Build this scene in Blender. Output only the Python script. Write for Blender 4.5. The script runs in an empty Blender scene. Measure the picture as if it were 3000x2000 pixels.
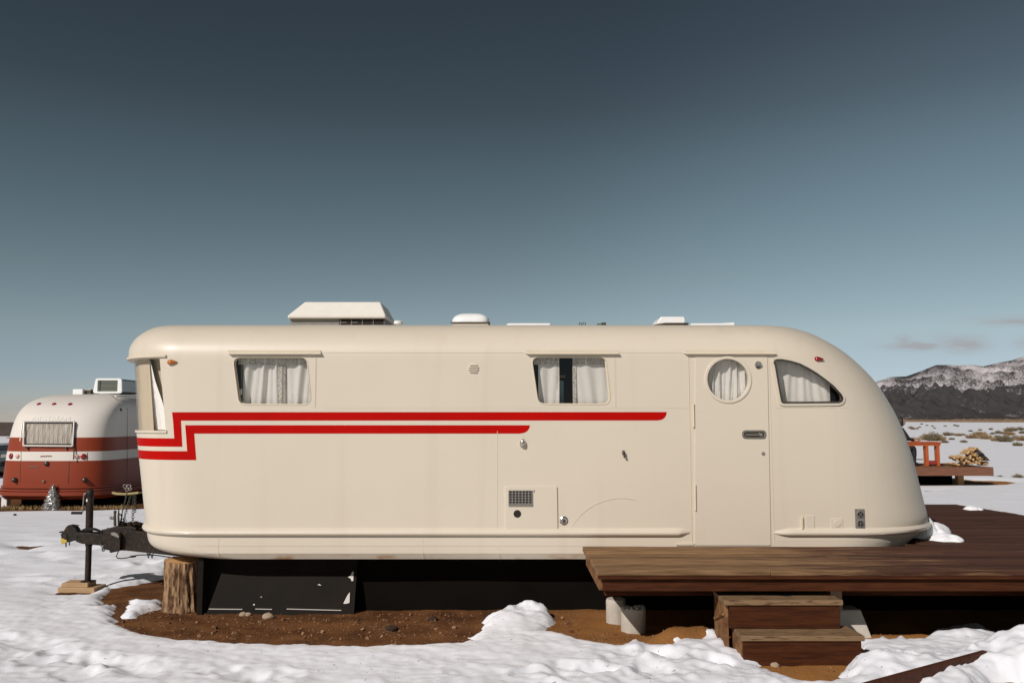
import bpy, bmesh, math, random
import numpy as np
from mathutils import Vector, Matrix
from mathutils.bvhtree import BVHTree
random.seed(7); RNG = np.random.default_rng(7)
R = math.radians
S = bpy.context.scene
COL = S.collection

# ------------------------------------------------------------------ camera, sky, sun, exposure
EYE = 1.75; F = 2500.0; TILT = math.atan(230/2500)
cam = bpy.data.cameras.new('camera'); cam.lens = 30.0; cam.sensor_width = 36.0
cam.clip_start = 0.1; cam.clip_end = 40000
camo = bpy.data.objects.new('camera', cam); COL.objects.link(camo)
camo.location = (0, 0, EYE); camo.rotation_euler = (R(90)+TILT, 0, 0)
S.camera = camo

SUN_EL, SUN_AZ = 35.5, 37.0        # azimuth measured from straight behind the viewer towards the left
w = bpy.data.worlds.new('World'); S.world = w; w.use_nodes = True
wn, wl = w.node_tree.nodes, w.node_tree.links
bg = wn['Background']; bg.inputs['Strength'].default_value = 0.085
sky = wn.new('ShaderNodeTexSky'); sky.sky_type = 'NISHITA'; sky.sun_disc = False
sky.sun_elevation = R(SUN_EL); sky.sun_rotation = R(180+SUN_AZ); sky.altitude = 2100; sky.dust_density = 0.6; sky.air_density = 1.0
def wmath(op, a, b=None, c=None):
    n = wn.new('ShaderNodeMath'); n.operation = op
    for i, q in enumerate((a, b, c)):
        if q is None: continue
        if isinstance(q, (int, float)): n.inputs[i].default_value = q
        else: wl.new(q, n.inputs[i])
    return n.outputs[0]
tc = wn.new('ShaderNodeTexCoord'); sep = wn.new('ShaderNodeSeparateXYZ'); wl.new(tc.outputs['Generated'], sep.inputs[0])
ramp = wn.new('ShaderNodeValToRGB'); wl.new(sep.outputs['Z'], ramp.inputs[0])
SKY_TINT = [(0.0, (0.589, 0.568, 0.655)), (0.0452, (0.589, 0.577, 0.636)), (0.0973, (0.698, 0.628, 0.54)), (0.1628, (0.634, 0.569, 0.44)), (0.2268, (0.547, 0.507, 0.377)), (0.2887, (0.47, 0.435, 0.317)), (0.3478, (0.373, 0.329, 0.241)), (0.4036, (0.329, 0.291, 0.217)), (0.62, (0.26, 0.22, 0.16)), (1.0, (0.2, 0.17, 0.13))]
while len(ramp.color_ramp.elements) < len(SKY_TINT): ramp.color_ramp.elements.new(0.5)
for e, (p, c) in zip(ramp.color_ramp.elements, SKY_TINT): e.position = p; e.color = (*c, 1)
mul = wn.new('ShaderNodeMixRGB'); mul.blend_type = 'MULTIPLY'; mul.inputs[0].default_value = 1
wl.new(sky.outputs[0], mul.inputs[1])
def wmap(v, a, b, c, d):
    n = wn.new('ShaderNodeMapRange'); n.interpolation_type = 'SMOOTHSTEP'; wl.new(v, n.inputs['Value'])
    for k, q in zip(('From Min', 'From Max', 'To Min', 'To Max'), (a, b, c, d)): n.inputs[k].default_value = q
    return n.outputs[0]
# clear winter sky: darkest a right angle from the sun, brighter towards the point opposite it
hd = wmath('ADD', wmath('MULTIPLY', sep.outputs['X'], math.sin(R(SUN_AZ))), wmath('MULTIPLY', sep.outputs['Y'], math.cos(R(SUN_AZ))))
anti = wmath('ADD', wmath('MULTIPLY', wmap(hd, 0.76, 1.06, 0.0, 1.0), wmap(sep.outputs['Z'], 0.0, 0.40, 0.0, 0.75)), 1.0)
vm = wn.new('ShaderNodeVectorMath'); vm.operation = 'SCALE'; wl.new(ramp.outputs[0], vm.inputs[0]); wl.new(anti, vm.inputs['Scale']); wl.new(vm.outputs[0], mul.inputs[2])
# thin mauve clouds low over the mountains: noise inside soft bands of direction
az = wmath('DIVIDE', sep.outputs['X'], sep.outputs['Y']); el = wmath('DIVIDE', sep.outputs['Z'], sep.outputs['Y'])
comb = wn.new('ShaderNodeCombineXYZ'); wl.new(wmath('MULTIPLY', az, 22.0), comb.inputs[0]); wl.new(wmath('MULTIPLY', el, 95.0), comb.inputs[1])
cn = wn.new('ShaderNodeTexNoise'); cn.inputs['Scale'].default_value = 1.3; cn.inputs['Detail'].default_value = 6; cn.inputs['Roughness'].default_value = 0.55
wl.new(comb.outputs[0], cn.inputs['Vector'])
tot = None
for (a0, e0, sa, se, k) in [(0.477, 0.0870, 0.032, 0.0050, 1.0), (0.462, 0.0925, 0.010, 0.0060, 0.7), (0.528, 0.0890, 0.030, 0.0085, 0.9), (0.590, 0.1160, 0.040, 0.0045, 0.8), (0.605, 0.0885, 0.016, 0.0065, 0.55), (-0.585, 0.012, 0.05, 0.010, 0.5)]:
    da = wmath('DIVIDE', wmath('SUBTRACT', az, a0), sa); de = wmath('DIVIDE', wmath('SUBTRACT', el, e0), se)
    r2 = wmath('ADD', wmath('MULTIPLY', da, da), wmath('MULTIPLY', de, de))
    g = wmath('MULTIPLY', wmath('EXPONENT', wmath('MULTIPLY', r2, -0.8)), k)
    tot = g if tot is None else wmath('MAXIMUM', tot, g)
cm = wmath('MULTIPLY', tot, wmath('MULTIPLY_ADD', cn.outputs['Fac'], 2.6, -0.55))
cl = wn.new('ShaderNodeClamp'); wl.new(cm, cl.inputs[0]); cl.inputs['Max'].default_value = 0.75
cmix = wn.new('ShaderNodeMixRGB'); wl.new(cl.outputs[0], cmix.inputs[0]); wl.new(mul.outputs[0], cmix.inputs[1])
cmix.inputs[2].default_value = (3.7, 3.5, 3.6, 1)
CLOUD_NODE = cmix
wl.new(cmix.outputs[0], bg.inputs['Color'])

sd = bpy.data.lights.new('sun', 'SUN'); sd.energy = 3.35; sd.angle = R(0.53); sd.color = (1.0, 0.94, 0.90)
so = bpy.data.objects.new('sun', sd); COL.objects.link(so)
sv = Vector((-math.sin(R(SUN_AZ))*math.cos(R(SUN_EL)), -math.cos(R(SUN_AZ))*math.cos(R(SUN_EL)), math.sin(R(SUN_EL))))
so.rotation_euler = sv.to_track_quat('Z', 'Y').to_euler(); so.location = (-20, -20, 20)
S.view_settings.view_transform = 'Standard'; S.view_settings.look = 'None'
S.view_settings.exposure = 0.2; S.view_settings.gamma = 1.0; S.view_settings.use_curve_mapping = False
S.cycles.max_bounces = 8; S.cycles.transparent_max_bounces = 12

# ------------------------------------------------------------------ measuring helpers
def ray(u, v):
    a = (u-1500)/F; b = (1000-v)/F
    return a, math.cos(TILT)-b*math.sin(TILT), math.sin(TILT)+b*math.cos(TILT)
def P(u, v, Y):                     # metres on the vertical plane at depth Y
    a, y, z = ray(u, v); return a/y*Y, EYE+z/y*Y
def Q(u, v, Y):
    x, z = P(u, v, Y); return Vector((x, Y, z))
def G(u, v, z=0.02):                # metres on the ground
    a, y, zz = ray(u, v); t = (z-EYE)/zz; return a*t, y*t
YW, HW, YC = 7.8, 1.2, 9.0          # near wall, half width, centreline of the big trailer

# ------------------------------------------------------------------ materials
def mat(name, c, rough=0.5, metal=0.0, var=0.0, vs=4.0, bump=0.0, bs=40.0, stretch=(1, 1, 1), coat=0.0, c2=None, mask=(0.45, 0.6), spec=0.5, detail=5):
    m = bpy.data.materials.new(name); m.use_nodes = True
    n, l = m.node_tree.nodes, m.node_tree.links; p = n['Principled BSDF']
    p.inputs['Base Color'].default_value = (*c, 1); p.inputs['Roughness'].default_value = rough; p.inputs['Metallic'].default_value = metal
    p.inputs['Specular IOR Level'].default_value = spec; p.inputs['Coat Weight'].default_value = coat; p.inputs['Coat Roughness'].default_value = 0.1
    if var or c2 or bump:
        t = n.new('ShaderNodeTexCoord'); mp = n.new('ShaderNodeMapping'); mp.inputs['Scale'].default_value = stretch
        l.new(t.outputs['Object'], mp.inputs[0])
    if var or c2:
        z = n.new('ShaderNodeTexNoise'); z.inputs['Scale'].default_value = vs; z.inputs['Detail'].default_value = detail; z.inputs['Roughness'].default_value = 0.62
        l.new(mp.outputs[0], z.inputs['Vector'])
        r = n.new('ShaderNodeValToRGB'); l.new(z.outputs['Fac'], r.inputs[0])
        lo = c2 if c2 else tuple(x*(1-var) for x in c); hi = c if c2 else tuple(min(1, x*(1+var)) for x in c)
        e = r.color_ramp.elements; e[0].color = (*lo, 1); e[1].color = (*hi, 1)
        e[0].position, e[1].position = mask if c2 else (0.3, 0.7)
        l.new(r.outputs[0], p.inputs['Base Color'])
    if bump:
        z2 = n.new('ShaderNodeTexNoise'); z2.inputs['Scale'].default_value = bs; z2.inputs['Detail'].default_value = 4
        l.new(mp.outputs[0], z2.inputs['Vector'])
        b = n.new('ShaderNodeBump'); b.inputs['Strength'].default_value = bump; b.inputs['Distance'].default_value = 0.01
        l.new(z2.outputs['Fac'], b.inputs['Height']); l.new(b.outputs[0], p.inputs['Normal'])
    return m
def glass(name, tint=(0.9, 0.93, 0.92), refl=0.5):
    m = bpy.data.materials.new(name); m.use_nodes = True; n, l = m.node_tree.nodes, m.node_tree.links
    n.remove(n['Principled BSDF']); o = n['Material Output']
    t = n.new('ShaderNodeBsdfTransparent'); t.inputs[0].default_value = (*tint, 1)
    g = n.new('ShaderNodeBsdfGlossy'); g.inputs['Roughness'].default_value = 0.02
    f = n.new('ShaderNodeFresnel'); f.inputs[0].default_value = 1.5; x = n.new('ShaderNodeMixShader')
    k = n.new('ShaderNodeMath'); k.operation = 'MULTIPLY'; k.inputs[1].default_value = refl; l.new(f.outputs[0], k.inputs[0])
    l.new(k.outputs[0], x.inputs[0]); l.new(t.outputs[0], x.inputs[1]); l.new(g.outputs[0], x.inputs[2]); l.new(x.outputs[0], o.inputs[0])
    return m
M = {}
M['cream'] = mat('cream_paint', (0.620, 0.548, 0.440), 0.45, var=0.02, vs=1.1, bump=0.02, bs=7, coat=0.12)
def weather(m):
    n, l = m.node_tree.nodes, m.node_tree.links; p = n['Principled BSDF']; base = p.inputs['Base Color'].links[0].from_socket
    g = n.new('ShaderNodeNewGeometry'); sx = n.new('ShaderNodeSeparateXYZ'); l.new(g.outputs['Position'], sx.inputs[0])
    def mm(op, *q):
        k = n.new('ShaderNodeMath'); k.operation = op
        for i, v in enumerate(q):
            if isinstance(v, (int, float)): k.inputs[i].default_value = v
            else: l.new(v, k.inputs[i])
        return k.outputs[0]
    def nz(sc, st, d=4):
        mp = n.new('ShaderNodeMapping'); mp.inputs['Scale'].default_value = st; l.new(g.outputs['Position'], mp.inputs[0])
        z = n.new('ShaderNodeTexNoise'); z.inputs['Scale'].default_value = sc; z.inputs['Detail'].default_value = d; l.new(mp.outputs[0], z.inputs['Vector']); return z.outputs['Fac']
    def mr(v, a, b, c=0.0, d=1.0):
        k = n.new('ShaderNodeMapRange'); l.new(v, k.inputs['Value'])
        for i, q in zip(('From Min', 'From Max', 'To Min', 'To Max'), (a, b, c, d)): k.inputs[i].default_value = q
        return k.outputs[0]
    def mix(f, a, c):
        x = n.new('ShaderNodeMixRGB'); l.new(f, x.inputs[0]); l.new(a, x.inputs[1]); x.inputs[2].default_value = (*c, 1); return x.outputs[0]
    # rain streaks: narrow, faint, and only where the noise puts them
    st = mm('MULTIPLY', mr(nz(5.5, (1, 1, 0.045), 5), 0.56, 0.75), 0.16)
    c = mix(st, base, (0.44, 0.36, 0.26))
    # rust along the bottom flange
    ru = mm('MULTIPLY', mr(sx.outputs['Z'], 0.565, 0.522), mr(nz(3.2, (1, 1, 3), 6), 0.53, 0.66))
    c = mix(mm('MULTIPLY', ru, 0.75), c, (0.36, 0.15, 0.045))
    sp = mr(nz(75, (1, 1, 1), 1), 0.735, 0.77)
    c = mix(mm('MULTIPLY', sp, mr(nz(1.3, (1, 1, 1), 2), 0.5, 0.7, 0, 0.35)), c, (0.30, 0.22, 0.14))
    l.new(c, p.inputs['Base Color'])
weather(M['cream'])
M['cream_trim'] = mat('cream_trim_paint', (0.62, 0.54, 0.41), 0.45, var=0.05, vs=8)
M['red'] = mat('red_stripe_paint', (0.42, 0.0025, 0.001), 0.6, var=0.07, vs=3, spec=0.06)
M['dark'] = mat('dark_interior', (0.018, 0.013, 0.010), 0.9)
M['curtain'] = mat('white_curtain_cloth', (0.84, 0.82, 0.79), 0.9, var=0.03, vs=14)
M['lace'] = mat('lace_cloth', (0.70, 0.68, 0.63), 0.9, c2=(0.32, 0.28, 0.22), vs=90, mask=(0.40, 0.52))
M['beige_cloth'] = mat('beige_curtain_cloth', (0.50, 0.42, 0.31), 0.9, var=0.08, vs=6, stretch=(6, 6, 0.6))  # in the corner window this beige stands for curtain in shade
M['glass'] = glass('window_glass', (0.97, 0.965, 0.95), 0.4)
M['chrome'] = mat('chrome', (0.62, 0.58, 0.52), 0.22, 1.0)
M['aged'] = mat('aged_metal', (0.10, 0.088, 0.07), 0.38, 0.7, var=0.4, vs=60)
M['plate'] = mat('grey_steel_plate', (0.27, 0.25, 0.22), 0.45, 0.5, var=0.15, vs=40)
M['black'] = mat('black_rubber', (0.010, 0.009, 0.008), 0.7, spec=0.3)
M['hitch'] = mat('black_hitch_paint', (0.012, 0.009, 0.006), 0.6, 0.0, spec=0.3, c2=(0.040, 0.020, 0.009), vs=26, mask=(0.36, 0.52), bump=0.2, bs=90)
M['amber'] = mat('amber_lens', (0.42, 0.12, 0.015), 0.12, coat=0.6)
M['ruby'] = mat('ruby_lens', (0.25, 0.008, 0.008), 0.12, coat=0.6)
M['pink'] = mat('faded_pink_lens', (0.62, 0.34, 0.27), 0.2, coat=0.4)
M['white'] = mat('white_plastic', (0.80, 0.80, 0.79), 0.4, var=0.03, vs=6)
M['offwhite'] = mat('offwhite_plastic', (0.74, 0.70, 0.63), 0.45, var=0.04, vs=6)
M['grey'] = mat('grey_metal', (0.20, 0.19, 0.17), 0.55, var=0.1, vs=20)
M['teal'] = mat('teal_panel', (0.25, 0.40, 0.42), 0.7)
M['woodin'] = mat('varnished_wood', (0.24, 0.12, 0.05), 0.4)
M['yellow'] = mat('yellow_paint', (0.52, 0.36, 0.05), 0.5, var=0.2, vs=30)
M['oldyellow'] = mat('dull_yellow_bar', (0.30, 0.24, 0.10), 0.7, var=0.25, vs=30)
M['skirt'] = mat('black_painted_board', (0.0095, 0.0065, 0.004), 0.8, spec=0.2, var=0.3, vs=3, bump=0.2, bs=30)
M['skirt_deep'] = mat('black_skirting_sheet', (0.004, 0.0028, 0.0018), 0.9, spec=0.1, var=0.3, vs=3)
M['chip'] = mat('bare_white_chips', (0.62, 0.58, 0.52), 0.8)
M['pine'] = mat('raw_pine', (0.42, 0.27, 0.14), 0.75, var=0.18, vs=3, stretch=(1, 14, 14), bump=0.2, bs=12)
M['bark'] = mat('tree_bark', (0.33, 0.205, 0.115), 0.95, spec=0.1, c2=(0.085, 0.046, 0.024), vs=21, stretch=(1, 1, 0.34), mask=(0.40, 0.56), bump=0.9, bs=40)
M['endgrain'] = mat('sawn_endgrain', (0.42, 0.24, 0.10), 0.85, var=0.2, vs=16)
M['concrete'] = mat('concrete', (0.46, 0.41, 0.345), 0.9, var=0.12, vs=9, bump=0.25, bs=60)
M['steptop'] = mat('worn_step_boards', (0.22, 0.140, 0.076), 0.85, spec=0.1, c2=(0.060, 0.026, 0.013), vs=7, stretch=(1, 9, 9), mask=(0.34, 0.50), bump=0.35, bs=14)
M['redwood'] = mat('redwood_stain', (0.070, 0.022, 0.008), 0.85, spec=0.1, c2=(0.034, 0.011, 0.005), vs=5, stretch=(0.8, 8, 8), mask=(0.32, 0.62), bump=0.3, bs=16)
M['redwood_worn'] = mat('worn_redwood_stain', (0.24, 0.125, 0.055), 0.8, spec=0.15, c2=(0.09, 0.034, 0.014), vs=6, stretch=(1, 1, 1), mask=(0.36, 0.6), bump=0.3, bs=16)
M['timber'] = mat('dark_timber', (0.070, 0.024, 0.012), 0.7, spec=0.2, var=0.3, vs=6, stretch=(1, 6, 6), bump=0.3, bs=30)
M['orange'] = mat('orange_stained_wood', (0.40, 0.085, 0.020), 0.6, var=0.15, vs=9)
M['log'] = mat('split_firewood', (0.56, 0.37, 0.17), 0.85, c2=(0.30, 0.16, 0.07), vs=9, mask=(0.35, 0.6))
M['plastic_wrap'] = glass('clear_plastic_sheet', (0.72, 0.80, 0.80), 2.2)
M['sage'] = mat('dry_sagebrush', (0.31, 0.205, 0.105), 0.9, var=0.35, vs=6)
M['sage_green'] = mat('grey_green_sagebrush', (0.20, 0.155, 0.088), 0.9, var=0.35, vs=6)
M['grass'] = mat('dry_grass', (0.30, 0.20, 0.085), 0.95, var=0.3, vs=3)
M['airred'] = None
M['tinsel'] = mat('silver_tinsel', (0.66, 0.66, 0.64), 0.3, 0.85, var=0.3, vs=40)
M['car'] = mat('grey_car_paint', (0.16, 0.17, 0.175), 0.3, 0.3, coat=0.4)
M['snowlump'] = mat('packed_snow', (0.82, 0.82, 0.83), 0.85, var=0.03, vs=9, bump=0.4, bs=26)
M['cloth_black'] = mat('black_clothing', (0.012, 0.012, 0.014), 0.9)
M['skin'] = mat('skin', (0.42, 0.25, 0.18), 0.6)
M['hair'] = mat('dark_hair', (0.012, 0.009, 0.008), 0.6)

# ------------------------------------------------------------------ mesh builder
WORLD = {}
class MB:
    def __init__(s): s.v = []; s.f = []; s.mi = []
    def add(s, vs, fs, mi=0):
        o = len(s.v); s.v += [tuple(q) for q in vs]; s.f += [tuple(i+o for i in f) for f in fs]; s.mi += [mi]*len(fs); return s
    def box(s, x0, x1, y0, y1, z0, z1, mi=0):
        return s.add([(x0,y0,z0),(x1,y0,z0),(x1,y1,z0),(x0,y1,z0),(x0,y0,z1),(x1,y0,z1),(x1,y1,z1),(x0,y1,z1)],
                     [(0,3,2,1),(4,5,6,7),(0,1,5,4),(1,2,6,5),(2,3,7,6),(3,0,4,7)], mi)
    def obox(s, c, size, rot=(0,0,0), mi=0):
        from mathutils import Euler
        e = Euler(rot).to_matrix(); h = [q/2 for q in size]; c = Vector(c)
        vs = [c+e@Vector((a*h[0], b*h[1], d*h[2])) for d in (-1,1) for a,b in ((-1,-1),(1,-1),(1,1),(-1,1))]
        return s.add(vs, [(0,3,2,1),(4,5,6,7),(0,1,5,4),(1,2,6,5),(2,3,7,6),(3,0,4,7)], mi)
    def tube(s, pts, r, n=8, closed=False, mi=0):
        pts = [Vector(p) for p in pts]; m = len(pts); rs = r if isinstance(r, (list, tuple)) else [r]*m
        up = Vector((0.13, 0.21, 1)).normalized(); vs = []; fs = []
        for i, p in enumerate(pts):
            a = pts[(i-1) % m] if (closed or i > 0) else p; b = pts[(i+1) % m] if (closed or i < m-1) else p
            t = (b-a).normalized(); x = t.cross(up)
            if x.length < 0.05: x = t.cross(Vector((1, 0, 0)))
            x.normalize(); y = t.cross(x)
            vs += [p+rs[i]*(math.cos(6.28318*k/n)*x+math.sin(6.28318*k/n)*y) for k in range(n)]
        for i in range(m if closed else m-1):
            j = (i+1) % m
            fs += [(i*n+k, i*n+(k+1)%n, j*n+(k+1)%n, j*n+k) for k in range(n)]
        if not closed: fs += [tuple(range(n))[::-1], tuple(range((m-1)*n, m*n))]
        return s.add(vs, fs, mi)
    def prism(s, poly, y0, y1, mi=0, axis='y'):           # poly of (x,z) extruded along y
        n = len(poly)
        if axis == 'y': vs = [(x, y0, z) for x, z in poly]+[(x, y1, z) for x, z in poly]
        elif axis == 'x': vs = [(y0, x, z) for x, z in poly]+[(y1, x, z) for x, z in poly]
        else: vs = [(x, z, y0) for x, z in poly]+[(x, z, y1) for x, z in poly]
        return s.add(vs, [tuple(range(n)), tuple(range(2*n-1, n-1, -1))]+[(i, i+n, (i+1)%n+n, (i+1)%n) for i in range(n)], mi)
    def frame(s, inner, outer, y0, y1, mi=0):             # picture-frame of two outlines with the same count
        n = len(inner); vs = [(x,y0,z) for x,z in inner]+[(x,y0,z) for x,z in outer]+[(x,y1,z) for x,z in inner]+[(x,y1,z) for x,z in outer]
        fs = []
        for i in range(n):
            j = (i+1) % n
            fs += [(i,j,n+j,n+i), (n+i,n+j,3*n+j,3*n+i), (2*n+i,3*n+i,3*n+j,2*n+j), (j,i,2*n+i,2*n+j)]
        return s.add(vs, fs, mi)
    def lathe(s, c, axis, prof, n=20, mi=0):              # prof: (radius, height along axis)
        a = Vector(axis).normalized(); x = a.cross(Vector((0,0,1)))
        if x.length < 0.1: x = Vector((1,0,0))
        x.normalize(); y = a.cross(x); c = Vector(c); vs = []; m = len(prof)
        for r, h in prof: vs += [c+a*h+r*(math.cos(6.28318*k/n)*x+math.sin(6.28318*k/n)*y) for k in range(n)]
        fs = [(i*n+k, i*n+(k+1)%n, (i+1)*n+(k+1)%n, (i+1)*n+k) for i in range(m-1) for k in range(n)]
        fs += [tuple(range(n))[::-1], tuple(range((m-1)*n, m*n))]
        return s.add(vs, fs, mi)
    def grid(s, rows, mi=0, closed=False):
        m, n = len(rows), len(rows[0]); vs = [p for r in rows for p in r]
        fs = [(i*n+k, i*n+(k+1)%n, (i+1)*n+(k+1)%n, (i+1)*n+k) for i in range(m-1) for k in range(n if closed else n-1)]
        return s.add(vs, fs, mi)
    def mesh(s, name, mats, flip=False):
        me = bpy.data.meshes.new(name); me.from_pydata(s.v, [], s.f)
        for q in (mats if isinstance(mats, (list, tuple)) else [mats]): me.materials.append(q)
        me.polygons.foreach_set('material_index', s.mi); me.update()
        bm = bmesh.new(); bm.from_mesh(me); bmesh.ops.recalc_face_normals(bm, faces=bm.faces)
        if flip: bmesh.ops.reverse_faces(bm, faces=bm.faces)
        bm.to_mesh(me); bm.free()
        return me
    def build(s, name, mats, parent=None, smooth=None, bevel=None, seg=2):
        return link(name, s.mesh(name, mats), parent, smooth, bevel, seg)
def wmat(o): return WORLD.get(o.name, Matrix())
def link(name, me, parent=None, smooth=None, bevel=None, seg=2):
    if smooth:
        me.polygons.foreach_set('use_smooth', [True]*len(me.polygons)); me.set_sharp_from_angle(angle=R(smooth))
    o = bpy.data.objects.new(name, me); COL.objects.link(o)
    if parent is not None:
        o.parent = parent; o.matrix_parent_inverse = wmat(parent).inverted(); WORLD[o.name] = Matrix()
    else:
        co = np.empty(len(me.vertices)*3, np.float32); me.vertices.foreach_get('co', co); co = co.reshape(-1, 3)
        b = Vector(((co[:,0].min()+co[:,0].max())/2, (co[:,1].min()+co[:,1].max())/2, co[:,2].min()))
        me.transform(Matrix.Translation(-b)); o.location = b; WORLD[o.name] = Matrix.Translation(b)
    if bevel:
        b = o.modifiers.new('bevel', 'BEVEL'); b.width = bevel; b.segments = seg; b.limit_method = 'ANGLE'; b.angle_limit = R(40)
    return o
def tag(o, label=None, cat=None, group=None, kind=None):
    if label: o['label'] = label
    if cat: o['category'] = cat
    if group: o['group'] = group
    if kind: o['kind'] = kind
    return o
def thing(name, label, cat, loc, group=None):
    o = bpy.data.objects.new(name, None); COL.objects.link(o); o.location = loc; o.empty_display_size = 0.2
    WORLD[o.name] = Matrix.Translation(Vector(loc)); return tag(o, label, cat, group)
def dup(o, loc, scale=1.0, rz=0.0):
    c = o.copy(); COL.objects.link(c); c.location = loc; c.scale = (scale,)*3 if not isinstance(scale, tuple) else scale; c.rotation_euler = (0, 0, rz)
    for k in o.children:
        d = k.copy(); COL.objects.link(d); d.parent = c
    return c
def boolean(o, cutter_me, name='cut', solver='EXACT'):
    c = bpy.data.objects.new(name, cutter_me); COL.objects.link(c)
    md = o.modifiers.new('cut', 'BOOLEAN'); md.operation = 'DIFFERENCE'; md.solver = solver; md.object = c
    c.matrix_world = Matrix(); bpy.context.view_layer.update()
    # cutters are given in world metres: move them into the frame of the object
    dg = bpy.context.evaluated_depsgraph_get(); me = bpy.data.meshes.new_from_object(o.evaluated_get(dg))
    o.modifiers.remove(md); old = o.data; o.data = me; bpy.data.objects.remove(c); bpy.data.meshes.remove(old)
    return o
def rounded(poly, r, seg=6):                               # round the corners of a polygon
    out = []; n = len(poly); rr = r if isinstance(r, (list, tuple)) else [r]*n
    for i in range(n):
        p0, p1, p2 = (Vector(poly[(i-1) % n]), Vector(poly[i]), Vector(poly[(i+1) % n]))
        a = (p0-p1).normalized(); b = (p2-p1).normalized(); half = math.acos(max(-1, min(1, a.dot(b))))/2
        t = min(rr[i]/math.tan(half), (p0-p1).length*0.45, (p2-p1).length*0.45)
        A, B = p1+a*t, p1+b*t
        for k in range(seg+1):
            q = k/seg; out.append(tuple((1-q)**2*A+2*q*(1-q)*p1+q*q*B))
    return out
def grow(poly, d):                                         # offset an outline outwards
    n = len(poly); c = Vector((sum(p[0] for p in poly)/n, sum(p[1] for p in poly)/n)); out = []
    for i in range(n):
        p0, p1, p2 = Vector(poly[(i-1) % n]), Vector(poly[i]), Vector(poly[(i+1) % n])
        t = (p2-p0)
        if t.length < 1e-6: t = Vector((1, 0))
        nn = Vector((t.y, -t.x)).normalized()
        if nn.dot(p1-c) < 0: nn = -nn
        out.append(tuple(p1+nn*d))
    return out
def pchip(xs, ys, x):
    xs = np.array(xs, float); ys = np.array(ys, float); h = np.diff(xs); d = np.diff(ys)/h; m = np.zeros(len(xs)); m[0] = d[0]; m[-1] = d[-1]
    for i in range(1, len(xs)-1):
        if d[i-1]*d[i] > 0: m[i] = 2*d[i-1]*d[i]/(d[i-1]+d[i])
    i = np.clip(np.searchsorted(xs, x)-1, 0, len(xs)-2); t = (x-xs[i])/h[i]
    return (2*t**3-3*t**2+1)*ys[i]+(t**3-2*t**2+t)*h[i]*m[i]+(-2*t**3+3*t**2)*ys[i+1]+(t**3-t**2)*h[i]*m[i+1]
# numpy gradient noise
_perm = np.random.default_rng(11).permutation(4096); _ang = np.random.default_rng(12).random(4096)*2*np.pi
def noise(x, y, seed=0):
    x = np.asarray(x, float)+seed*37.3; y = np.asarray(y, float)+seed*91.7
    xi = np.floor(x).astype(int); yi = np.floor(y).astype(int); xf = x-xi; yf = y-yi
    fx = xf**3*(xf*(xf*6-15)+10); fy = yf**3*(yf*(yf*6-15)+10)
    def g(ix, iy, dx, dy):
        a = _ang[_perm[(_perm[ix & 4095]+iy) & 4095]]; return np.cos(a)*dx+np.sin(a)*dy
    a = g(xi, yi, xf, yf); b = g(xi+1, yi, xf-1, yf); c = g(xi, yi+1, xf, yf-1); d = g(xi+1, yi+1, xf-1, yf-1)
    return 1.4*((a*(1-fx)+b*fx)*(1-fy)+(c*(1-fx)+d*fx)*fy)
def fbm(x, y, o=4, seed=0):
    s = 0; k = 1.0
    for i in range(o): s = s+k*noise(x*2**i, y*2**i, seed+i); k *= 0.5
    return s
def sstep(a, b, x):
    t = np.clip((x-a)/(b-a), 0, 1); return t*t*(3-2*t)

# ------------------------------------------------------------------ ground and snow (the terrain is one sheet of soil under one sheet of snow)
def px(*a, z=0.02): return [G(u, v, z) for u, v in a]
DIRT_A = px((325,1719),(383,1711),(440,1698),(482,1690),(500,1668)) + [(-3.6,10.1),(-2,10.35),(1,10.4),(4.4,10.9),(6.0,11.3),(6.6,10.5),(6.6,7.0),(4.6,6.72),(3.9,6.66)] + \
    px((2860,1820),(2793,1835),(2740,1842),(2735,1858),(2706,1876),(2655,1876),(2645,1866),(2629,1871),(2604,1877),(2589,1871),(2540,1876),(2519,1876),
       (2526,1908),(2511,1930),(2484,1949),(2461,1972),(2492,1984),(2440,1996),(2377,1998),(2358,1994),(2300,1979),(2262,1964),(2216,1946),(2250,1935),(2216,1914),(2178,1912),(2147,1910),(2128,1888),(2109,1867),(2082,1876),(2052,1886),(1975,1884),(1956,1899),(1903,1891),(1864,1873),(1811,1891),
       (1776,1887),(1717,1876),(1663,1858),(1583,1847),(1604,1834),(1630,1818),(1612,1802),(1592,1787),(1508,1788),(1467,1802),(1434,1811),(1407,1814),(1428,1826),(1410,1835),(1401,1852),(1374,1858),(1389,1864),(1383,1876),(1345,1882),
       (1284,1886),(1195,1890),(1106,1892),(1073,1898),(1046,1893),(972,1891),(900,1889),(823,1889),(746,1884),(670,1883),(593,1877),(517,1872),(459,1862),(402,1853),(367,1837),(333,1830),(345,1815),(325,1799),(340,1768),(287,1776),(306,1761),(295,1745))
SNOW_B = px((352,1800),(385,1765),(375,1752),(400,1757),(440,1758),(470,1757),(476,1779),(440,1786),(415,1795),(405,1803),(372,1806))
DIRTS = [px((0,1622),(41,1619),(50,1595),(86,1596),(176,1591),(132,1598),(107,1605),(67,1613),(44,1627),(-60,1640),(-60,1622)),
         [(-11.3,17.1),(-8.2,17.3),(-6.0,18.6),(-5.4,27),(-11.4,27),(-12.5,18.2)],
         [(9.0,22.6),(12.8,22.8),(13.3,23.4),(14.4,24.2),(12.6,26.0),(9,26.0)], px((2820,1420),(2910,1416),(2905,1411),(2850,1411)),
         px((2900,1996),(2940,1985),(3010,1988),(3010,2030),(2880,2030)), px((65,1572),(102,1570),(80,1574)),
         px((2705,1432),(2725,1434),(2745,1440),(2712,1441))]
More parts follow.
